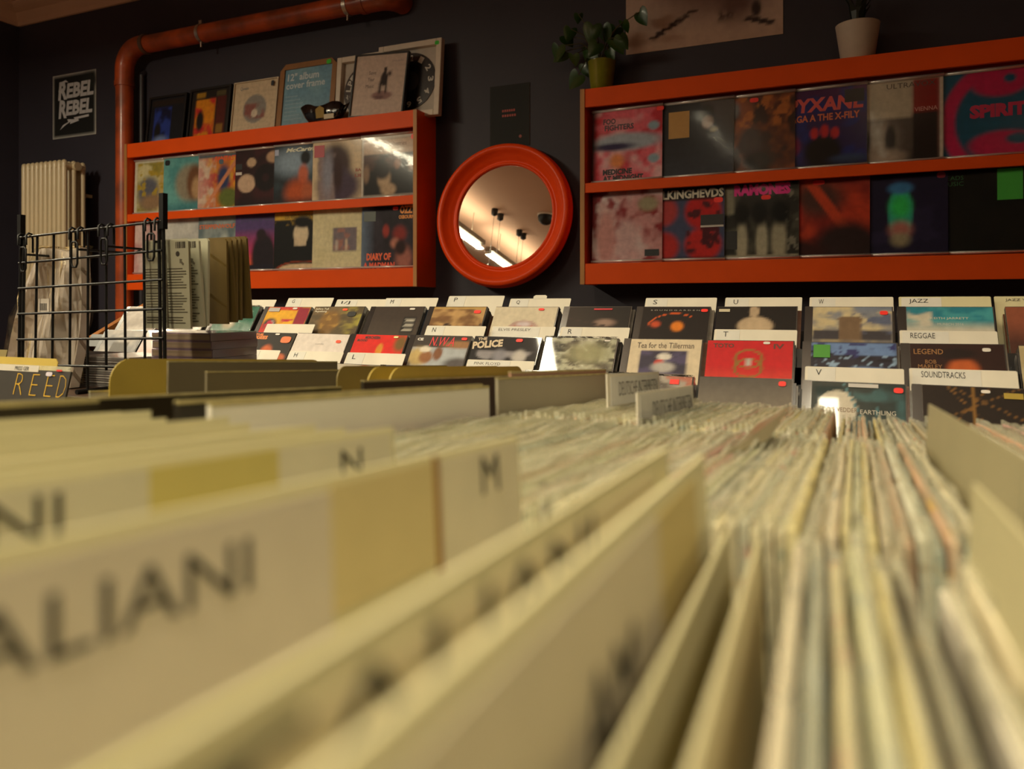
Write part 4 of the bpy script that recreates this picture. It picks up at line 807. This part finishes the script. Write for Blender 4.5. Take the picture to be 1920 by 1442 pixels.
def sleeve_meshes():
    out = []
    for th in (.0030,.0036,.0042):
        t2 = th/2
        me = MB().add([(-t2,0,-LS),(t2,0,-LS),(t2,LS,-LS),(-t2,LS,-LS),(-t2*.8,0,-.0012),(t2*.8,0,-.0012),(t2*.8,LS,-.0012),(-t2*.8,LS,-.0012),(0,.002,0),(0,LS-.002,0)],
             [(0,3,2,1),(0,1,5,4),(1,2,6,5),(2,3,7,6),(3,0,4,7),(4,5,8),(5,6,9,8),(6,7,9),(7,4,8,9)]).mesh('card_sleeve', SLV)
        out.append((th, me))
    return out
SM = sleeve_meshes()
def film_mesh(seed):
    q = random.Random(seed); n = 10; V = []; F = []
    for i in range(n+1):
        y = -.002 + (LS+.004)*i/n
        dx = q.uniform(-.0008,.0008); h = .0026+q.uniform(-.0012,.0022)
        V += [(-.0016,y,-.05),(.0016,y,-.05),(dx+.0012,y,h),(dx-.0012,y,h)]
    for i in range(n):
        a = i*4
        F += [(a,a+4,a+7,a+3),(a+1,a+2,a+6,a+5),(a+3,a+7,a+6,a+2)]
    F += [(0,3,2,1),(n*4,n*4+1,n*4+2,n*4+3)]
    return MB().add(V, F).mesh('plastic_cover', MILK)
FM = [film_mesh(k) for k in range(6)]
q = random.Random(11)
LBL = ['plastic-covered record sleeve filed upright in the bin row under the lens', 'plastic-covered record sleeve filed in the middle bin row', 'plastic-covered record sleeve filed in the bin row nearest the CD rack']
GRP = ['sleeves in the near bin row', 'sleeves in the middle bin row', 'sleeves in the far bin row']
def filed(row, x0, x1, step, lean_fn, top=0., jitter=.004, yaw_fn=lambda x: 0.):
    x = x0
    while x < x1:
        th, me = q.choice(SM)
        o = thing('record_sleeve', LBL[row], 'record', group=GRP[row])
        e = top + q.uniform(-jitter, jitter*.6)
        o.matrix_world = bin_M(x, RS[row][0]+q.uniform(0,.012), e, lean_fn(x), yaw_fn(x)+q.uniform(-.12,.12))
        link('card_sleeve', me, o)
        link('plastic_cover', q.choice(FM), o)
        x += max(th*.98, step*q.uniform(.8,1.2))
filed(0, -.003, .022, .0042, lambda x: 2.0, 0., .003, lambda x: max(0., 2.2-28*max(0,x)))
filed(0, .029, .26, .0066, lambda x: 2.0, -.002, .004, lambda x: max(0., 2.2-28*max(0,x)))
filed(1, -.268, .036, .0036, lambda x: -3.0, .002, .003)
filed(2, -.268, -.02, .0037, lambda x: -3.0, .004, .003)
filed(2, -.012, .26, .0045, lambda x: 1.0, -.004, .006)
filed(1, .06, .2, .006, lambda x: 3., -.006)

# dividers of the bins
def bin_card(name, label, X, s, L_, e, m, lean=-4., H_=.33, th=.0012, corner=0., group='divider cards in the record bins', cat='divider card', yaw=0.):
    t = thing(name, label, cat, group=group); t.matrix_world = bin_M(X, s, e, lean, yaw)
    if corner:
        k = 6
        pl_ = [(0,-H_),(L_,-H_)] + [(L_-corner+corner*math.sin(a), -corner+corner*math.cos(a)) for a in [math.pi/2*(1-i/k) for i in range(k+1)]] + [(corner-corner*math.sin(a), -corner+corner*math.cos(a)) for a in [math.pi/2*i/k for i in range(k+1)]]
    else: pl_ = [(0,-H_),(L_,-H_),(L_,0),(0,0)]
    part('card', MB().prism(pl_, -th/2, th/2, axis='x'), m, t)
    if cat == 'record': part('top_edge', rbox((-th/2-.0002,0,-.0012),(th/2+.0002,L_,.0006)), EDGE, t)
    return t
def card_patch(t, y0, y1, z0, z1, col, name='paper_strip', x=.0011):
    return part(name, rbox((x-.0004,y0,z0),(x,y1,z1)), solid(col,'card'), t)
def card_text(t, s, y0, y1, z0, z1, x=.0014, bold=.0, col=(26,24,22)):
    V, F = text_geo(s, bold, 0.)
    me = MB().add([(x, y0+(v[0])*(y1-y0), z0+v[1]*(z1-z0)) for v in V], F).mesh('lettering', solid(col))
    return part('lettering', me, None, t)
EDGE = mat('worn_sleeve_edge', (190,176,120), rough=.55, noise=.3, nscale=60)
A_, B_ = RS[0]
# row 1: cream dividers; card tops about 2.5 cm above the sleeves
def end_at(px, py, Y): return atY(px, py, Y)
for k, X in enumerate((-.30,-.285,-.268,-.252,-.238,-.223,-.206,-.192,-.178)):
    t = bin_card('divider_card', 'blank cream divider card packed in the near bin row', X, A_, .318 + .004*math.sin(k*2.3), .0245+.0012*math.sin(k*1.9), CREAM, lean=-5.)
    if k == 8: card_patch(t, .02, .14, -.03, -.004, (214,210,186)); card_patch(t, .0,.018,-.012,-.006,(150,110,60),'tape_mark')
tn = bin_card('divider_card', 'cream divider card lettered N with a name strip, in the near bin row', -.160, A_, .322, .0262, CREAM, lean=-5.)
card_patch(tn, .06, .211, -.034, -.002, (214,208,180)); card_patch(tn, .211,.2576,-.034,-.002,(206,192,112),'tape_mark'); card_patch(tn, .2576,.319,-.034,-.002,(218,212,184))
card_text(tn, 'N', .288, .300, -.0145, -.0055); card_text(tn, 'ITALIANI', .118, .188, -.0135, -.004)
tm = bin_card('divider_card', 'cream divider card lettered M with a large name strip, under the lens', -.108, A_, .320, .0265, CREAM, lean=-5.)
card_patch(tm, .04, .214, -.034, -.003, (212,202,182)); card_patch(tm, .214,.2605,-.030,-.002,(212,196,142),'tape_mark'); card_patch(tm, .262,.318,-.034,-.002,(220,212,184)); card_patch(tm,.260,.2630,-.032,-.001,(150,106,46),'tape_mark',.0013)
card_text(tm, 'M', .289, .3015, -.0155, -.004); card_text(tm, 'ITALIANI', .121, .189, -.0175, -.008)
t3 = bin_card('divider_card', 'cream divider card with a row of dark letter tops, under the lens', -.040, A_, .316, .0265, CREAM, lean=-4., yaw=2.7)
card_patch(t3, .10, .29, -.034, -.004, (216,204,166)); card_text(t3, 'ITALIANI', .105, .225, -.0135, -.0035)
t4 = bin_card('divider_card', 'cream divider card with two blurred capitals, under the lens', -.0285, A_, .316, .0255, CREAM, lean=-4., yaw=2.7)
card_patch(t4, .11, .235, -.036, -.004, (214,204,176)); card_text(t4, 'AM', .176, .208, -.031, -.0165); card_patch(t4,.235,.29,-.034,-.004,(206,188,124),'tape_mark')
bin_card('divider_card', 'plain cream divider card standing among the near sleeves', -.0195, A_, .316, .004, CREAM, lean=-3., yaw=2.9)
bin_card('divider_card', 'plain cream divider card beside the first covered sleeves', -.0110, A_, .316, .0025, CREAM, lean=-2., yaw=2.8)
bin_card('divider_card', 'cream divider card among dark-edged sleeves, near bin row', .052, A_, .30, .009, CREAM, lean=2.)
# row 2
wm = mat('matte_white_sleeve', (230,226,210), rough=.55, noise=.05, nscale=8)
dm = mat('dark_brown_sleeve', (52,44,26), rough=.45, noise=.15, nscale=10)
gm = mat('grey_olive_sleeve', (122,112,84), rough=.5, noise=.1, nscale=8)
gm2 = mat('grey_taupe_sleeve', (160,152,128), rough=.45, noise=.08, nscale=8)
pm = mat('pink_tan_sleeve', (176,136,110), rough=.45, noise=.08, nscale=8)
A2, B2 = RS[1]; A3, B3 = RS[2]
kw = dict(cat='record', group='sleeves standing proud in the bins')
bin_card('record_sleeve','plain white record sleeve standing proud in the middle bin row', -.277, .272, .30, .0275, wm, -3., H_=.315, th=.003, **kw)
bin_card('record_sleeve','black record sleeve right behind the plain white one', -.287, .262, .318, .0285, mat('black_sleeve',(40,34,22),rough=.45,noise=.15), -3., H_=.315, th=.003, **kw)
bin_card('record_sleeve','dark brown record sleeve behind the packed cream dividers', -.318, -.07, .315, .0285, dm, -3., H_=.315, th=.003, **kw)
bin_card('record_sleeve','dark record sleeve with a pale edge in the middle bin row', -.423, .256, .315, .021, dm, -2., H_=.315, th=.003, **kw)
t = bin_card('divider_card','tan divider card standing proud among the sleeves on the open side', .0436, A2-.003, .318, .0295, mat('tan_divider',(160,152,118),rough=.5,noise=.1,nscale=10), 3.)
t = bin_card('divider_card','beige divider card below the proud tan one', .030, A_+.005, .318, .0225, mat('beige_divider',(188,180,140),rough=.55,noise=.1,nscale=12), 3.)
# bent tan plastic card
bt = thing('divider_card','brown plastic divider bent over among the middle sleeves','divider card',group='divider cards in the record bins'); bt.matrix_world = bin_M(-.062, .455, -.004, 0, -4)
bm_ = mat('brown_plastic', (124,116,88), rough=.35, coat=.3, noise=.2, nscale=20)
part('card', MB().add([(-.016,0,-.25),(-.016,.10,-.25),(-.006,0,.004),(-.006,.10,.016),(.012,.03,.012),(.012,.10,.026),(-.015,0,-.25),(-.015,.10,-.25),(-.005,0,.003),(-.005,.10,.015),(.012,.03,.011),(.012,.10,.025)],
    [(0,2,3,1),(2,4,5,3),(6,7,9,8),(8,9,11,10),(0,1,7,6),(1,3,9,7),(3,5,11,9),(0,6,8,2),(2,8,10,4),(4,10,11,5)]), bm_, bt)
# row 3
d1 = bin_card('divider_card','cream divider card lettered DEUTSCHE INTERPRETEN standing tallest beside the taupe sleeve', -.211, .687, .206, .0385, CARD, -3.)
card_patch(d1, .010, .2, -.030, -.003, (226,226,220)); card_text(d1, 'DEUTSCHE INTERPRETEN', .036, .194, -.0215, -.008, bold=-.015)
d2 = bin_card('divider_card','cream divider card lettered DEUTSCHE INTERPRETEN leaning among the covered sleeves', -.1548, .583, .222, .0275, CARD, -3.)
card_patch(d2, .006, .216, -.03, -.002, (224,222,214)); card_text(d2, 'DEUTSCHE INTERPRETEN', .046, .21, -.0225, -.0090, bold=-.015)
bin_card('record_sleeve','taupe grey record sleeve beside the tallest lettered divider', -.275, A3, .313, .034, gm2, -3., H_=.315, th=.003, **kw)
bin_card('record_sleeve','pinkish tan record sleeve behind the taupe one', -.281, A3+.04, .285, .0385, pm, -3., H_=.315, th=.003, **kw)
bin_card('record_sleeve','dark brown record sleeve in front of yellow rounded dividers, far bin row', -.385, .55, .335, .0282, dm, -3., H_=.315, th=.003, **kw)
bin_card('divider_card','yellow divider card with rounded corners behind the dark sleeve', -.392, .60, .315, .0392, YELLOW, -3., corner=.02)
bin_card('divider_card','yellow divider card with rounded corners, second behind the dark sleeve', -.412, .595, .30, .039, YELLOW, -3., corner=.02)
bin_card('divider_card','olive divider card with one rounded corner, far bin row', -.488, .652, .245, .0375, mat('olive_divider',(140,124,70),rough=.55,noise=.1,nscale=12), -3., corner=.015)
bin_card('record_sleeve','grey record sleeve with a thin yellow edge, far bin row', -.552, .54, .345, .0305, gm, -3., H_=.315, th=.003, **kw)
bin_card('record_sleeve','olive grey record sleeve in front of the large rounded yellow divider', -.662, .595, .29, .037, gm, -3., H_=.315, th=.003, **kw)
t = bin_card('divider_card','large yellow divider card with a rounded corner, next to the wire grid', -.69, .548, .345, .039, YELLOW, -3., corner=.025)
bin_card('record_sleeve','clear plastic record sleeve corner beside the large yellow divider', -.70, .535, .30, .006, MILK, -3., H_=.315, th=.002, **kw)

# ------------------------------------------------------------------ small side crate with forward-facing sleeves
cr = thing('record_crate', 'black crate of forward-facing record sleeves beside the wire grid', 'record bin', (0,0,0))
cx0, cx1, cy0, cy1 = -1.45, -.955, .60, .825
zb = ZC-.425
part('crate_floor', rbox((cx0,cy0,zb-.012),(cx1,cy1,zb)), BLACK, cr)
part('crate_back', rbox((cx0,cy1-.01,zb),(cx1,cy1,ZC-.16)), BLACK, cr)
part('crate_front', rbox((cx0,cy0,zb),(cx1,cy0+.01,ZC-.30)), BLACK, cr)
for x in (cx0-.01, cx1): part('crate_side', rbox((x,cy0,zb-.012),(x+.01,cy1,ZC-.25)), BLACK, cr)
part('crate_stand', rbox((cx0+.03,cy0+.03,.0),(cx1-.03,cy1-.03,zb-.012)), DARKWOOD, cr)
def crate_sleeve(name, label, cat, px, py, Y, mtl, wd=.312, H_=.315, lean=14., th=.003, group='forward-facing sleeves in the crate', corner=0.):
    p = atY(px, py, Y)
    t = thing(name, label, cat, tuple(p), (R(-lean),0,0), group)
    pl_ = [(-wd,-H_),(0,-H_),(0,-corner),(-corner,0),(-wd,0)] if corner else [(-wd,-H_),(0,-H_),(0,0),(-wd,0)]
    part('card', MB().prism(pl_, 0, th), mtl, t); return t
rd_ = crate_sleeve('record_sleeve','dark grey record sleeve with thin yellow capitals at the front of the crate','record',133,697,.72,mat('charcoal_sleeve',(58,54,48),rough=.45,noise=.1))
for k, (ch, x0, x1) in enumerate((('R',-.108,-.090),('E',-.0745,-.060),('E',-.0435,-.029),('D',-.0185,-.003))):
    part('lettering', text_mesh(ch, x0, -.036, x1, -.006, -.0006, solid((214,170,44)), -.03), None, rd_)
part('paper_strip', rbox((-.16,-.0006,-.003),(-.066,0,.006)), solid((206,200,184),'card'), rd_)
part('lettering', text_mesh('PRESS GER', -.116, -.0015, -.086, .004, -.0011, BLACKINK, .0), None, rd_)
sticker(rd_, -.041, -.005, .013, .006, (214,206,216), y=-.0015); sticker(rd_, -.022, .0005, .012, .0025, (220,50,40), y=-.0015)
crate_sleeve('divider_card','mustard yellow divider card behind the yellow-lettered sleeve','divider card',110,673,.745,YELLOW,wd=.30,H_=.335,th=.0012,corner=.006,group='divider cards in the crate')
crate_sleeve('record_sleeve','clear plastic sleeve edge behind the yellow-lettered sleeve','record',133,688,.735,MILK,wd=.32,H_=.325,th=.001)
crate_sleeve('divider_card','grey-green divider card rising behind the mustard one','divider card',14,656,.765,mat('olive_divider'),wd=.16,H_=.345,th=.0012,group='divider cards in the crate')

# ------------------------------------------------------------------ side table with wire display grid, hanging packs and CD stacks
ZP = ZC-.142
tb = thing('side_table','dark side table carrying the wire grid and stacked discs','table',(0,0,0))
part('table_top', rbox((-1.66,.84,ZP-.02),(-.83,1.125,ZP)), DARKWOOD, tb, bevel=.002)
for x in (-1.64,-.87):
    for y in (.86,1.085): part('leg', rbox((x,y,0),(x+.025,y+.025,ZP-.02)), DARKWOOD, tb)
YG = .872
gr = thing('wire_grid','black wire display grid standing on the side table','display grid',(0,0,0))
TL, TR, BL, BR = atY(40,446,YG+.005), atY(306,415,YG), atY(35,684,YG+.005), atY(310,689,YG)
def gp(i, j):   # i 0..1 across, j 0..1 down
    return (TL*(1-i)+TR*i)*(1-j) + (BL*(1-i)+BR*i)*j
for k in range(6):
    j = k/5; part('horizontal_wire', MB().tube([gp(0,j)-Vector((0,.003,0)), gp(1,j)-Vector((0,.003,0))], .0021, 8), WIRE, gr)
for k in range(1, 8):
    a = gp(k/8,0); b = gp(k/8,1); b = b + (b-a)*(.22 if k == 4 else .03)
    b.z = max(b.z, ZP); part('vertical_wire', MB().tube([a, b], .0021, 8), WIRE, gr)
for i, up in ((0,.19),(1,.20)):
    a = gp(i,0); b = gp(i,1); d = (a-b)
    top = a + d*up; bot = b.copy(); bot.z = ZP
    part('upright', MB().tube([bot, a], .0028, 8), WIRE, gr)
    part('upright', MB().tube([bot+Vector((.009 if i == 0 else -.009,.0,0)), a+Vector((.009 if i == 0 else -.009,0,0))], .0026, 8), WIRE, gr)
    part('post_sleeve', MB().box((-.0045,-.0045,0),(.0045,.0045,(top-a).length+.01)), WIRE, gr, a+Vector((0,0,-.012)))
part('foot', MB().tube([gp(.5,1)*1+Vector((0,-.02,0)), gp(.5,1)+Vector((0,.1,0))], .004, 8), WIRE, gr).location.z = ZP+.004-gp(.5,1).z
def hook(px, label, prong, py0=None):
    i = (px-40)/266; a = gp(i,0); b = gp(i+.06,0)
    t = thing('display_hook', label, 'hook', tuple(a), (0,0,0), 'hooks on the wire grid')
    w_ = (b-a).x; dz = (gp(0,.2)-gp(0,0)).z*1.35
    for x in (0, w_):
        part('clip', MB().tube([(x,-.0085,-.014),(x,-.0085,.003),(x,-.004,.0065),(x,.001,.005),(x,.003,-.004),(x,.003,dz*.45)], .0019, 6), WIRE, t)
    part('loop', MB().tube([(w_*.25,-.0085,dz*.35),(w_*.25,-.0085,dz*.9),(w_*.4,-.0085,dz),(w_*.8,-.0085,dz),(w_*.95,-.0085,dz*.9),(w_*.95,-.0085,dz*.35),(w_*.8,-.0085,dz*.3),(w_*.4,-.0085,dz*.3)], .0018, 6, closed=True), WIRE, t)
    part('prong', MB().tube([(w_*.5,0,dz*.5),(w_*.5,prong*.9,dz*.5),(w_*.5,prong,dz*.5+.006)], .0022, 6), WIRE, t)
    return t, a + Vector((w_*.5,0,dz*.5))
hook(44,'wire hook next to the clear bag, outermost on the grid',.10); hook(146,'bare wire hook in the middle of the grid',.12); hook(201,'wire hook with two long prongs in the middle of the grid',.15)
_, HK = hook(283,'wire hook carrying the hanging sleeve packs',.20)
# hanging packs
PX0, PX1 = -1.035, -.934
kh = mat('khaki_card', (112,92,46), rough=.5, noise=.1, nscale=14); gw = mat('printed_pack_white', (190,188,164), rough=.35, coat=.5, noise=.06, nscale=20)
packs = [(.882,gw,'p'),(.902,gw,'p'),(.922,gw,'q'),(.960,kh,''),(.971,kh,''),(.982,kh,''),(.993,kh,''),(1.004,kh,'')]
for k, (Y, mt, pr_) in enumerate(packs):
    zt = ZC+.104+.002*k; H_ = .1385
    lb = ['clear pack of printed sleeves at the front of the grid hook','second printed pack behind the front one on the grid hook','white pack with a small black bar on the grid hook'][k] if k < 3 else 'khaki card pack hanging deep on the grid hook'
    t = thing('sleeve_pack', lb, 'sleeve pack', (PX0+.001*math.sin(k*3), Y, zt), (R(3*math.sin(k*2)+2),0,R(-1.5)), 'packs hanging on the wire hook')
    W_ = PX1-PX0
    hx = HK.x - PX0
    pl_ = [(0,-H_),(W_,-H_),(W_,-.004),(W_-.004,0),(.004,0),(0,-.004)]
    part('card', MB().prism(pl_, 0, .004), mt, t)
    if pr_ == 'p':
        for i in range(22):
            for c0 in (.006, .054):
                if (i+k) % 9 == 0: continue
                part('print_line', rbox((c0,-.0004,-.042-i*.0042),(c0+.036+.006*math.sin(i*5+c0*90),0,-.0404-i*.0042)), solid((96,90,74)), t)
        for i in range(7): part('barcode_bar', rbox((.074+i*.0032,-.0004,-.014),(.0755+i*.0032+.0006*(i % 3),0,-.004)), solid((90,84,74)), t)
        part('round_mark', MB().prism([(.078+.0042*math.cos(a),-.0225+.0042*math.sin(a)) for a in [i*.6283 for i in range(10)]], -.0004, 0), solid((60,56,50)), t)
        part('arrow_mark', MB().prism([(.082,-.030),(.087,-.031),(.0858,-.0335),(.091,-.038),(.0885,-.0405),(.0835,-.036),(.082,-.0375)], -.0004, 0), solid((110,104,88)), t)
        if k == 0: part('plastic_wrap', rbox((-.001,-.0012,-H_-.001),(W_+.001,.005,.001)), CLEAR, t)
    if pr_ == 'q': part('black_bar', rbox((W_-.022,-.0004,-H_+.004),(W_-.004,0,-H_+.009)), BLACKINK, t)
# clear bags at the far side of the grid
bg = thing('sleeve_bag','large crinkled clear bag of white sleeves hanging on the wire grid','plastic bag',(0,0,0))
bagM = mat('clear_bag_white', (226,214,200), rough=.25, coat=.8, coat_r=.12, noise=.12, nscale=12, bump=.5, bscale=16)
YBG = .93
a0, a1 = XY(86,YBG), XY(165,YBG); zt = atY(120,470,YBG).z
zbg = ZP+.002
n = 14; V = []; F = []
for i in range(n+1):
    f = i/n
    for j in range(9):
        g = j/8; x = a0 + (a1-a0)*f; x -= (1-f)*.075*g*1.3; x -= f*.012*g
        y = YBG - .012 - .008*math.sin(f*9+g*4) - .01*g
        V.append((x, y, zt + (zbg-zt)*g + .004*math.sin(f*7)*(1-g)))
m0 = len(V)
V += [(v[0], v[1]+.018, v[2]) for v in V]
for i in range(n):
    for j in range(8):
        a = i*9+j; F.append((a, a+1, a+10, a+9)); F.append((m0+a, m0+a+9, m0+a+10, m0+a+1))
for j in range(8): F.append((j, m0+j, m0+j+1, j+1)); F.append((n*9+j, n*9+j+1, m0+n*9+j+1, m0+n*9+j))
for i in range(n): F.append((i*9, i*9+9, m0+i*9+9, m0+i*9)); F.append((i*9+8, m0+i*9+8, m0+i*9+17, i*9+17))
part('white_sleeves', MB().add(V, F), bagM, bg)
V2 = [(v[0]*1.004+ (.006 if i % 2 else 0), v[1]+(-.006 if i < m0 else .004)-.003*math.sin(i*1.7), v[2]+.004) for i, v in enumerate(V)]
part('clear_bag', MB().add(V2, F), film('bag_film', (255,246,214), .03, .1, .6, 22), bg)
hp = atY(130,560,YBG-.03)
bl = part('barcode_label', rbox((hp.x-.055,YBG-.047,hp.z-.028),(hp.x-.028,YBG-.0455,hp.z+.0)), solid((220,210,196),'card'), bg)
for i in range(6): part('barcode_bar', rbox((hp.x-.050+i*.003,YBG-.0475,hp.z-.02),(hp.x-.0485+i*.003,YBG-.047,hp.z-.008)), solid((80,76,74)), bl)

# CD stacks on the side table
SLIM = [mat('slim_case_%d' % i, c, rough=.25, coat=.7, noise=.3, nscale=60) for i, c in enumerate([(170,164,158),(120,116,112),(200,192,184),(96,90,90)])]
def stack(x, y, n, label, th=.0056, rot=0., z0=ZP, group='slim discs stacked on the side table'):
    for k in range(n):
        t = thing('slim_cd_case', label, 'CD', (x+.0015*math.sin(k*7), y+.0015*math.cos(k*5), z0+k*(th+.0004)), (0,0,R(rot+.6*math.sin(k*3))), group)
        part('case', rbox((-.07,-.062,0),(.07,.062,th)), SLIM[k % 4], t)
        part('spine_strip', rbox((-.0705,-.0625,th*.3),(.0705,-.0618,th*.7)), SLIM[(k+1) % 4], t)
    return z0+n*(th+.0004)
zt1 = stack(-1.365,1.015,4,'slim CD case in the low stack under the black box')
bx = thing('black_box','flat black box lying on the low stack of slim discs','box',(-1.365,1.015,zt1),(0,0,R(2)))
part('base', rbox((-.068,-.06,0),(.068,.06,.018)), BLACK, bx, bevel=.001); part('lid', rbox((-.07,-.062,.018),(.07,.062,.029)), BLACK, bx, bevel=.001)
stack(-1.216,1.015,9,'slim CD case in the taller stack beside the purple boxes')
PUR = mat('purple_grey_box', (158,134,150), rough=.3, coat=.6, noise=.1, nscale=20); BEI = mat('beige_page_edge', (186,164,140), rough=.4, noise=.3, nscale=40, stretch=(.2,.2,6))
for k in range(7):
    th = .0135
    t = thing('boxed_cd','shrink-wrapped purple-grey boxed CD in the tall stack by the grid','CD', (-1.052+.0012*math.sin(k*4), 1.03, ZP+k*(th+.0005)), (0,0,R(4+1.2*math.sin(k*2))), 'purple boxed discs in one stack')
    part('box', rbox((-.064,-.058,0),(.064,.058,th)), PUR, t)
    part('page_edge', rbox((-.062,-.0585,.002),(.062,-.0575,th-.002)), BEI if k > 3 else PUR, t)
    if k == 2: part('lettering', MB().add([(.0646, v[0]*.06-.04, .003+v[1]*.005) for v in text_geo('VERSE',.0)[0]], text_geo('VERSE',.0)[1]).mesh('lettering', solid((206,196,196))), None, t)
    part('shrink_wrap', rbox((-.0652,-.0592,-.0002),(.0652,.0592,th+.0002)), CLEAR, t)
